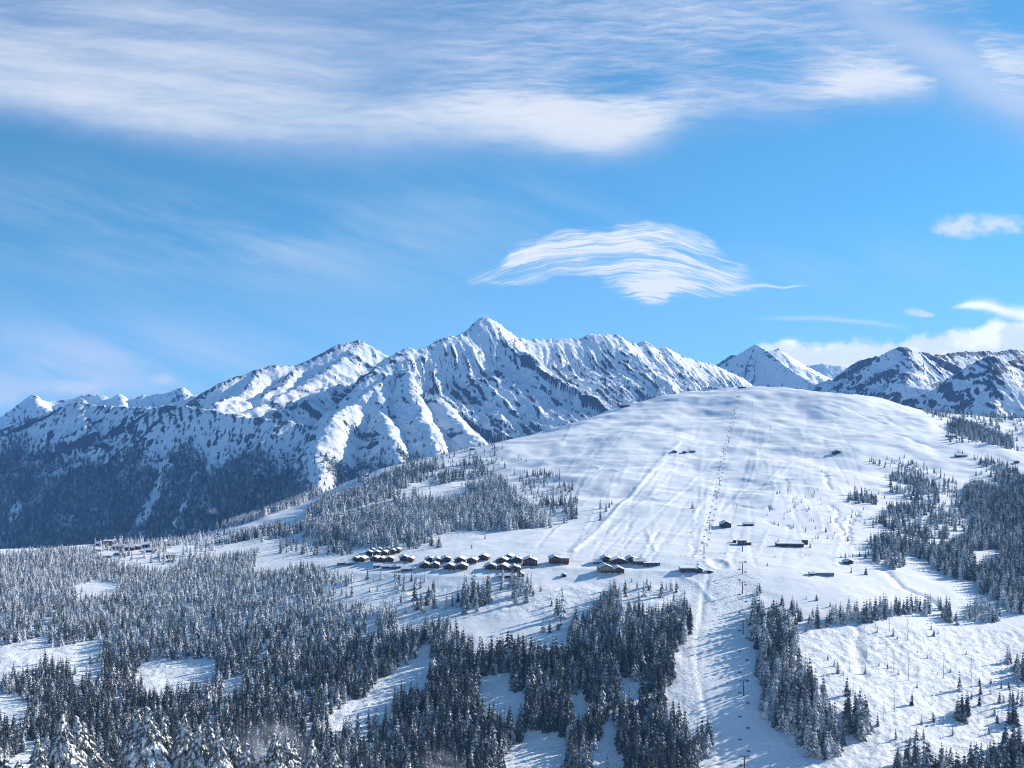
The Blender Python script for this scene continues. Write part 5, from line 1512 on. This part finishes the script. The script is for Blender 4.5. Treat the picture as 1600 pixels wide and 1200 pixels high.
ZB_ = zc(1050, 780, 1600 / 300)
px, py = ZB_(452, 238); building('barn', 'big dark gabled barn alone on the white slope beside the chairlift', 'barn', px, py, 16, 14, 2, 'gable', M_TIMBER, False, 0, None, False, False, False, pitch=.5)
px, py = ZB_(640, 222); building('barn', 'half-buried low barn right of the big gabled one', 'barn', px, py, 15, 8, 1, 'eaves', M_TIMBER, False, 0, None, False, False, False, hwall=2.4)
px, py = ZB_(590, 382); building('lift_station', 'top station of the lower chairlift with a white roof slab', 'lift station', px, py, 12, 10, 2, 'flat', M_DARKMETAL, False, 0, None, False, True, hwall=5)
px, py = ZB_(640, 384); building('lift_station', 'low side building attached right of the lower lift top station', 'lift station', px, py, 8, 6, 1, 'flat', M_TIMBER, False, 0, None, False, False, hwall=3)
px, py = ZB_(524, 364); building('hut', 'small dark cabin left of the lower lift top station', 'hut', px, py, 5, 4, 1, 'flat', M_TIMBER, False, 0, None, False, False, hwall=2.8)
px, py = ZB_(985, 396); building('long_shed', 'long low dark shed with a snowed-over roof across the slope', 'shed', px, py, 42, 7, 1, 'flat', M_DARKMETAL, False, -.05, None, False, False, hwall=3.0, snow=.9)
px, py = ZB_(1112, 378); building('hut', 'dark block at the right end of the long low shed', 'hut', px, py, 7.5, 7, 2, 'flat', M_TIMBER, False, -.05, None, False, False, hwall=5)
px, py = ZB_(870, 392); building('hut', 'tiny dark hut at the left end of the long low shed', 'hut', px, py, 3.2, 3, 1, 'flat', M_TIMBER, False, -.05, None, False, False, hwall=4)
px, py = ZB_(1262, 637); building('shed', 'low white-roofed shed on the right of the plateau', 'shed', px, py, 34, 7, 1, 'flat', M_STONE, False, 0, None, False, False, hwall=2.4, snow=.5)
px, py = ZB_(1168, 637); building('shed', 'small dark shed at the left end of the low white-roofed one', 'shed', px, py, 8, 5, 1, 'eaves', M_TIMBER, False, 0, None, False, False, False, hwall=2.2)
px, py = ZB_(1480, 540); building('hut', 'dark hut with a long blue shadow at the foot of the right-hand woods', 'hut', px, py, 12, 8, 1, 'gable', M_TIMBER, False, .2, None, False, False, False)
px, py = ZB_(135, 612); building('lift_station', 'valley station of the upper chairlift with a long white roof', 'lift station', px, py, 24, 12, 1, 'flat', M_DARKMETAL, False, 0, None, False, True, hwall=4.2, snow=.9)
px, py = ZB_(228, 616); building('lift_station', 'dark loading hall right of the valley station', 'lift station', px, py, 10, 9, 1, 'gable', M_DARKMETAL, False, 0, None, False, False, False, hwall=4)
px, py = ZB_(310, 616); building('hut', 'low snow-covered cabin right of the loading hall', 'hut', px, py, 11, 5, 1, 'gable', M_TIMBER, False, 0, None, False, False, False, hwall=1.6, pitch=.25)
for px, py, w_, lab, nm, fr in [(1054, 708, 7, 'left one of the small dark huts in the middle of the ski hill', 'hut', 'gable'), (1070, 708.5, 5, 'middle one of the small dark huts in the middle of the ski hill', 'hut', 'gable'), (1083, 707, 7, 'right one of the small dark huts in the middle of the ski hill', 'hut', 'eaves'),
                            (1308, 709, 13, 'dark hut half sunk in snow high on the right flank', 'hut', 'gable'), (1503, 714, 18, 'long dark barn at the edge of the right flank', 'barn', 'eaves'), (1590, 724, 6, 'tiny dark hut at the right edge of the slope', 'hut', 'gable'),
                            (1488, 683, 16, 'snowed-in hut on the right skyline', 'hut', 'eaves'), (977, 636, 16, 'dark lift building on the left crest of the hill', 'lift station', 'flat'), (1160, 607, 11, 'summit station of the upper chairlift on the top of the hill', 'lift station', 'flat'),
                            (738, 703, 8, 'small dark hut on the left skyline of the hill', 'hut', 'eaves'), (572, 745, 5, 'dot-like hut low on the left skyline', 'hut', 'gable')]:
    building('hut' if nm == 'hut' else nm.replace(' ', '_'), lab, nm, px, py, w_, 8, 1, fr, M_TIMBER, False, 0.1, None, False, False, False, hwall=3.2 if fr != 'flat' else 4.5)

ZL = zc(120, 820, 1600 / 300)
LEFT_V = [(258, 168, 110, 'flat', M_BROWN, 3, 'large brown block with a flat roof at the back of the distant village'), (385, 152, 62, 'eaves', M_TIMBER, 2, 'white-roofed house right of the brown block'), (330, 200, 100, 'eaves', M_TIMBER, 2, 'long house with many dark windows in the distant village'),
          (430, 208, 110, 'eaves', M_TIMBER, 2, 'long white roof in the middle of the distant village'), (500, 200, 80, 'eaves', M_TIMBER, 2, 'long white roof right of the middle one'), (590, 184, 110, 'eaves', M_TIMBER, 2, 'long house at the upper right of the distant village'),
          (555, 170, 60, 'gable', M_TIMBER, 1, 'small house behind the long one in the distant village'), (725, 158, 60, 'gable', M_TIMBER, 2, 'gabled house at the right rim of the distant village'), (775, 168, 60, 'eaves', M_TIMBER, 1, 'low house at the far right rim of the distant village'),
          (60, 222, 82, 'flat', M_STONE, 1, 'white flat roof at the left end of the distant village'), (170, 215, 70, 'flat', M_STONE, 1, 'second white flat roof from the left in the distant village'), (345, 247, 90, 'flat', M_STONE, 1, 'flat white roof among the trees before the distant village'),
          (258, 268, 62, 'flat', M_STONE, 1, 'small flat white roof among the trees, nearest of the distant village'), (765, 274, 115, 'eaves', M_TIMBER, 2, 'dark long house in front of the snow field beside the forest'), (785, 304, 80, 'flat', M_STONE, 1, 'low white roof below the dark long house'),
          (610, 220, 90, 'eaves', M_TIMBER, 1, 'low house at the right foot of the distant village'), (890, 126, 34, 'gable', M_TIMBER, 1, 'lone dark hut on the snow field right of the distant village'), (182, 165, 60, 'eaves', M_TIMBER, 1, 'low house left of the brown block')]
for a, b_, wz, fr, wm_, st, lab in LEFT_V:
    px, py = ZL(a, b_)
    building('house', lab, 'house', px, py + 1.5, wz / 5.333 * .74, 11, st, fr, wm_, False, random.uniform(-.15, .15), None, False, st > 1, False)


# ---------------------------------------------------------------- chairlifts
def tube_mesh(name, segs, mat, n=6):
    vs, fs = [], []
    for p, q, r0, r1 in segs:
        d = (Vector(q) - Vector(p)); dn = d.normalized(); a = dn.orthogonal().normalized(); b_ = dn.cross(a); s = len(vs)
        for c, r in ((p, r0), (q, r1)):
            for k in range(n):
                w = 2 * PI * k / n; vs.append(tuple(Vector(c) + a * r * math.cos(w) + b_ * r * math.sin(w)))
        fs += [(s + k, s + (k + 1) % n, s + n + (k + 1) % n, s + n + k) for k in range(n)] + [tuple(range(s + n - 1, s - 1, -1)), tuple(range(s + n, s + 2 * n))]
    return mesh_from(name, vs, fs, [mat])


HT = 12.0
MAST = tube_mesh('mast', [((0, 0, -1.5), (0, 0, HT + .4), .55, .36)], M_DARKMETAL, 8)
ARM = tube_mesh('crossarm', [((-3.3, 0, HT), (3.3, 0, HT), .24, .24), ((-2.9, 0, HT), (-2.9, 0, HT + 1.0), .08, .08), ((2.9, 0, HT), (2.9, 0, HT + 1.0), .08, .08), ((-2.9, 0, HT + 1.0), (2.9, 0, HT + 1.0), .08, .08)], M_DARKMETAL)
SHEAVE = bm_boxes('sheave_train', [(-.18, .18, -2.2, 2.2, -.22, .12)] + [(-.10, .10, a, a + .5, -.05, .42) for a in (-2.1, -1.35, -.6, .15, .9, 1.6)], M_DARKMETAL)
LADDER = tube_mesh('ladder', [((.5, -.25, 0), (.5, -.25, HT), .04, .04), ((.5, .25, 0), (.5, .25, HT), .04, .04)] + [((.5, -.25, z), (.5, .25, z), .03, .03) for z in np.arange(.6, HT, 1.2)], M_METAL, 4)
CH_SEAT = bm_boxes('seat', [(-1.35, 1.35, -.30, .26, -.08, .05)], M_DARKMETAL)
CH_BACK = bm_boxes('backrest', [(-1.35, 1.35, .26, .34, .08, .75)], M_DARKMETAL)
CH_HANG = tube_mesh('hanger', [((0, 0, 3.1), (0, .45, 2.5), .07, .07), ((0, .45, 2.5), (0, .45, .9), .07, .07), ((-1.55, .35, .9), (1.55, .35, .9), .06, .06)], M_DARKMETAL)
CH_REST = tube_mesh('footrest', [((-1.3, -.3, 0), (-1.3, -.55, -.75), .05, .05), ((1.3, -.3, 0), (1.3, -.55, -.75), .05, .05), ((-1.4, -.55, -.75), (1.4, -.55, -.75), .05, .05)], M_DARKMETAL)


def ordinal(k): return ORD[k] if k < len(ORD) else f'{k + 1}th'


def lift(words, towers, spacing, first, heights=1.0, chairs_at=None, end_pts=()):
    """towers: base pixels from the valley upward"""
    base = [Vector(unproject(*p)) for p in towers]
    tops = []
    for k, p in enumerate(base):
        d = (base[min(k + 1, len(base) - 1)] - base[max(k - 1, 0)]); ang = math.atan2(-d.x, d.y)
        t = thing('lift_tower', f'{ordinal(k)} dark steel tower up the {words}', 'lift tower', p, ang, 'towers of the ' + words, (1, 1, heights))
        part('mast', MAST, t); a = part('crossarm', ARM, t)
        for s in (-1, 1): part('sheave_train', SHEAVE, a, (3.1 * s, 0, HT - .25))
        part('ladder', LADDER, t)
        for s in (-1, 1):
            tops.append((s, p + Vector((3.1 * s * math.cos(ang), 3.1 * s * math.sin(ang), (HT + .1) * heights))))
    strands = {}
    for s in (-1, 1):
        pts = [v_ for q, v_ in tops if q == s]
        ends = [Vector(unproject(*e)) + Vector((2.2 * s, 0, 4.5)) for e in end_pts]
        pts = ends[:1] + pts + ends[1:]
        fine = []
        for a, b_ in zip(pts[:-1], pts[1:]):
            L = (b_ - a).length
            for k in range(8):
                f = k / 8; fine.append(a.lerp(b_, f) - Vector((0, 0, 4 * f * (1 - f) * L * 0.012)))
        fine.append(pts[-1])
        strands[s] = fine
        me = tube_mesh('haul_cable', [(fine[k], fine[k + 1], .03, .03) for k in range(len(fine) - 1)], M_DARKMETAL, 4)
        o = bpy.data.objects.new('haul_cable', me); COL.objects.link(o)
        o['label'] = f"thin haul cable on the {'left' if s < 0 else 'right'} side of the {words}"; o['category'] = 'cable'; o['group'] = 'cables of the ' + words
    for s in (-1, 1):
        fine = strands[s]; acc = 0; cum = [0]
        for a, b_ in zip(fine[:-1], fine[1:]): acc += (b_ - a).length; cum.append(acc)
        if chairs_at and chairs_at.get(s):
            pos = []
            for py in chairs_at[s]:
                yy_ = [600 - v_.z / v_.y * F + 1.5 * F / v_.y for v_ in fine]
                for k in range(len(fine) - 1):
                    if (yy_[k] - py) * (yy_[k + 1] - py) <= 0 and yy_[k] != yy_[k + 1]:
                        f = (yy_[k] - py) / (yy_[k] - yy_[k + 1]); pos.append(cum[k] + f * (cum[k + 1] - cum[k])); break
        else:
            pos = list(np.arange(first + (spacing / 2 if s > 0 else 0), acc - 12, spacing))
        for n_, q in enumerate(sorted(pos)):
            k = min(max(np.searchsorted(cum, q) - 1, 0), len(fine) - 2)
            f = (q - cum[k]) / (cum[k + 1] - cum[k]); v_ = fine[k].lerp(fine[k + 1], f); d = fine[k + 1] - fine[k]
            t = thing('lift_chair', f"{ordinal(n_)} chair from below on the {'left' if s < 0 else 'right'} cable of the {words}", 'lift chair', v_ - Vector((0, 0, 3.1)), math.atan2(-d.x, d.y) + (0 if s > 0 else PI), 'chairs of the ' + words)
            part('seat', CH_SEAT, t); part('backrest', CH_BACK, t); part('hanger', CH_HANG, t); part('footrest', CH_REST, t)


lift('lower chairlift', [(1163, 1208), (1162, 1087), (1161, 991), (1160, 928), (1160, 897), (1160, 862)], 30, 10,
     chairs_at={-1: [1193, 1153, 1117, 1080, 1048, 1015, 983, 955, 927, 904, 888], 1: [1171, 1135, 1096, 1061, 1029, 995, 965, 938, 912, 892, 876]}, end_pts=[(1164, 1225), (1160, 852)])
lift('upper chairlift', [(1100, 866), (1109, 828), (1119, 780), (1124, 757), (1131, 713), (1138, 692), (1142, 675), (1148, 648), (1153, 627)], 48, 14, end_pts=[(1092, 890), (1157, 609)])

POLE = tube_mesh('post', [((0, 0, -.5), (0, 0, 8), .22, .16)], M_DARKMETAL)
POLE_ARM = tube_mesh('crossbar', [((-1.8, 0, 7.9), (1.8, 0, 7.9), .14, .14), ((-1.8, -.8, 7.8), (-1.8, .8, 7.8), .12, .12), ((1.8, -.8, 7.8), (1.8, .8, 7.8), .12, .12)], M_DARKMETAL)
for k, (px, py) in enumerate([(1151, 795), (1161, 770), (1175, 758), (1182, 740), (1186, 707), (1204, 683), (1204, 672), (1183, 660), (1169, 647), (1176, 633), (1183, 620)]):
    x, y, z = unproject(px, py)
    t = thing('drag_lift_post', f'thin dark T-shaped post of the drag lift, {ORD[k]} counted uphill', 'lift post', (x, y, z), .1, 'posts of the drag lift')
    part('post', POLE, t); part('crossbar', POLE_ARM, t)
for px, py, lab in [(963, 637, 'left one of two masts beside the crest lift building'), (967.5, 636, 'right one of two masts beside the crest lift building')]:
    x, y, z = unproject(px, py)
    t = thing('mast', lab, 'mast', (x, y, z), 0, 'masts on the left crest', (1, 1, 1.9)); part('post', POLE, t); part('crossbar', POLE_ARM, t)

# ---------------------------------------------------------------- skiers on the run
M_RED = plain('red_jacket', (0.35, 0.03, 0.03), (0.45, 0.05, 0.04)); M_NAVY = plain('navy_clothes', (0.015, 0.02, 0.05), (0.03, 0.035, 0.08)); M_SKIN = plain('skin', (0.5, 0.32, 0.24), (0.55, 0.36, 0.28))


def skin_body(name, joints, mats):
    vs = [j[0] for j in joints]; es = [(i, j[1]) for i, j in enumerate(joints) if j[1] is not None]
    me = bpy.data.meshes.new(name); me.from_pydata(vs, es, [])
    o = bpy.data.objects.new(name + '_form', me); COL.objects.link(o)
    md = o.modifiers.new('skin', 'SKIN'); o.modifiers.new('sub', 'SUBSURF').levels = 1
    for i, j in enumerate(joints):
        sv = me.skin_vertices[0].data[i]; sv.radius = (j[2], j[2]); sv.use_root = (i == 0)
    dg = bpy.context.evaluated_depsgraph_get()
    out = bpy.data.meshes.new_from_object(o.evaluated_get(dg)); out.name = name
    bpy.data.objects.remove(o)
    out.materials.clear()
    for m in mats: out.materials.append(m)
    for p in out.polygons:
        p.use_smooth = True
        p.material_index = 0 if p.center.z > 0.92 and p.center.z < 1.48 else 1 if p.center.z <= 0.92 else 2
    return out


J = [((0, 0, .92), None, .15), ((0, .05, 1.15), 0, .16), ((0, -.02, 1.40), 1, .15), ((0, -.05, 1.50), 2, .06), ((0, -.08, 1.62), 3, .10), ((0, -.08, 1.74), 4, .08),
     ((.2, -.02, 1.38), 2, .07), ((.30, -.12, 1.12), 6, .055), ((.28, -.36, 1.0), 7, .04), ((-.2, -.02, 1.38), 2, .07), ((-.30, -.12, 1.12), 9, .055), ((-.28, -.36, 1.0), 10, .04),
     ((.12, 0, .86), 0, .11), ((.14, -.14, .48), 12, .08), ((.14, .02, .1), 13, .06), ((.14, -.14, .06), 14, .05), ((-.12, 0, .86), 0, .11), ((-.14, -.14, .48), 16, .08), ((-.14, .02, .1), 17, .06), ((-.14, -.14, .06), 18, .05)]
SKI_ME = bm_boxes('ski', [(-.05, .05, -.95, .75, 0, .03)], M_NAVY)
POLE_ME = tube_mesh('ski_pole', [((0, 0, 0), (0, .35, 1.0), .015, .015)], M_DARKMETAL, 4)
for px, py, jk, lab in [(1134.7, 1017, M_NAVY, 'dark-clothed skier alone in the blue shadow of the lower run'), (1137, 1068, M_RED, 'skier in red on the lower run below the two sunlit stripes'), (1120, 1090, M_NAVY, 'dark-clothed skier near the left bank of the lower run'),
                        (1117, 945, M_NAVY, 'dark-clothed skier at the top of the lower run')]:
    x, y, z = unproject(px, py)
    body = skin_body('skier_body', J, [jk, M_NAVY, M_SKIN])
    t = thing('person', lab, 'person', (x, y, z), random.uniform(-.6, .6), 'skiers on the lower run')
    part('body', body, t)
    for s in (-1, 1):
        part('ski', SKI_ME, t, (.14 * s, 0, 0.01)); part('ski_pole', POLE_ME, t, (.29 * s, -.36, 0.02))

# ---------------------------------------------------------------- the air between here and the peaks
def box_mesh(name, lo, hi):
    me = bpy.data.meshes.new(name)
    v = [(x, y, z) for x in (lo[0], hi[0]) for y in (lo[1], hi[1]) for z in (lo[2], hi[2])]
    me.from_pydata(v, [], [(0, 1, 3, 2), (4, 6, 7, 5), (0, 4, 5, 1), (2, 3, 7, 6), (0, 2, 6, 4), (1, 5, 7, 3)])
    return me


hm = bpy.data.materials.new('air_haze'); hm.use_nodes = True
ht = hm.node_tree; ht.nodes.clear()
pv = ht.nodes.new('ShaderNodeVolumePrincipled'); ho = ht.nodes.new('ShaderNodeOutputMaterial')
pv.inputs['Color'].default_value = (0.20, 0.48, 1.0, 1)
pv.inputs['Density'].default_value = 3.1e-5
ht.links.new(pv.outputs[0], ho.inputs['Volume'])
me = box_mesh('haze', (-9000, -300, -940), (9000, 10500, 560)); me.materials.append(hm)
hz = bpy.data.objects.new('haze', me); hz['kind'] = 'stuff'; hz['label'] = 'thin blue haze in the air before the far mountains'; COL.objects.link(hz)

# ---------------------------------------------------------------- wisps of mist in the woods
def mist(px, py, Y, size, dens, label):
    x, y, z = P(px, py, Y)
    me = bpy.data.meshes.new('mist')
    bm = bmesh.new(); bmesh.ops.create_icosphere(bm, subdivisions=3, radius=1.0); bm.to_mesh(me); bm.free()
    m = bpy.data.materials.new('mist_wisp'); m.use_nodes = True
    t = m.node_tree; t.nodes.clear(); n = NT(t)
    co = n.node('ShaderNodeTexCoord').outputs['Object']
    ln = n.node('ShaderNodeVectorMath', operation='LENGTH'); t.links.new(co, ln.inputs[0])
    nz = n.noise(co, 1.8, 3, 0.6)
    d = n.mul(n.step(ln.outputs['Value'], 1.0, 0.25), n.step(nz, 0.38, 0.72))
    v_ = n.node('ShaderNodeVolumePrincipled'); v_.inputs['Color'].default_value = (0.9, 0.93, 1, 1)
    n.put(v_.inputs['Density'], n.mul(d, dens))
    o_ = n.node('ShaderNodeOutputMaterial'); t.links.new(v_.outputs[0], o_.inputs['Volume'])
    m.cycles.homogeneous_volume = False
    me.materials.append(m)
    o = bpy.data.objects.new('mist', me); o.location = (x, y, z); o.scale = size; o.rotation_euler = (0, .3, 0)
    o['kind'] = 'stuff'; o['label'] = label; COL.objects.link(o)


mist(425, 1168, 640, (26, 30, 20), 0.018, 'thin wisp of mist before the forest, behind the snow-laden trees')
mist(332, 798, 2500, (17, 22, 11), 0.022, 'small pale wisp of mist over the left skyline of the hill')
mist(690, 1196, 690, (20, 25, 10), 0.014, 'faint wisp of mist at the lower edge of the central wood')
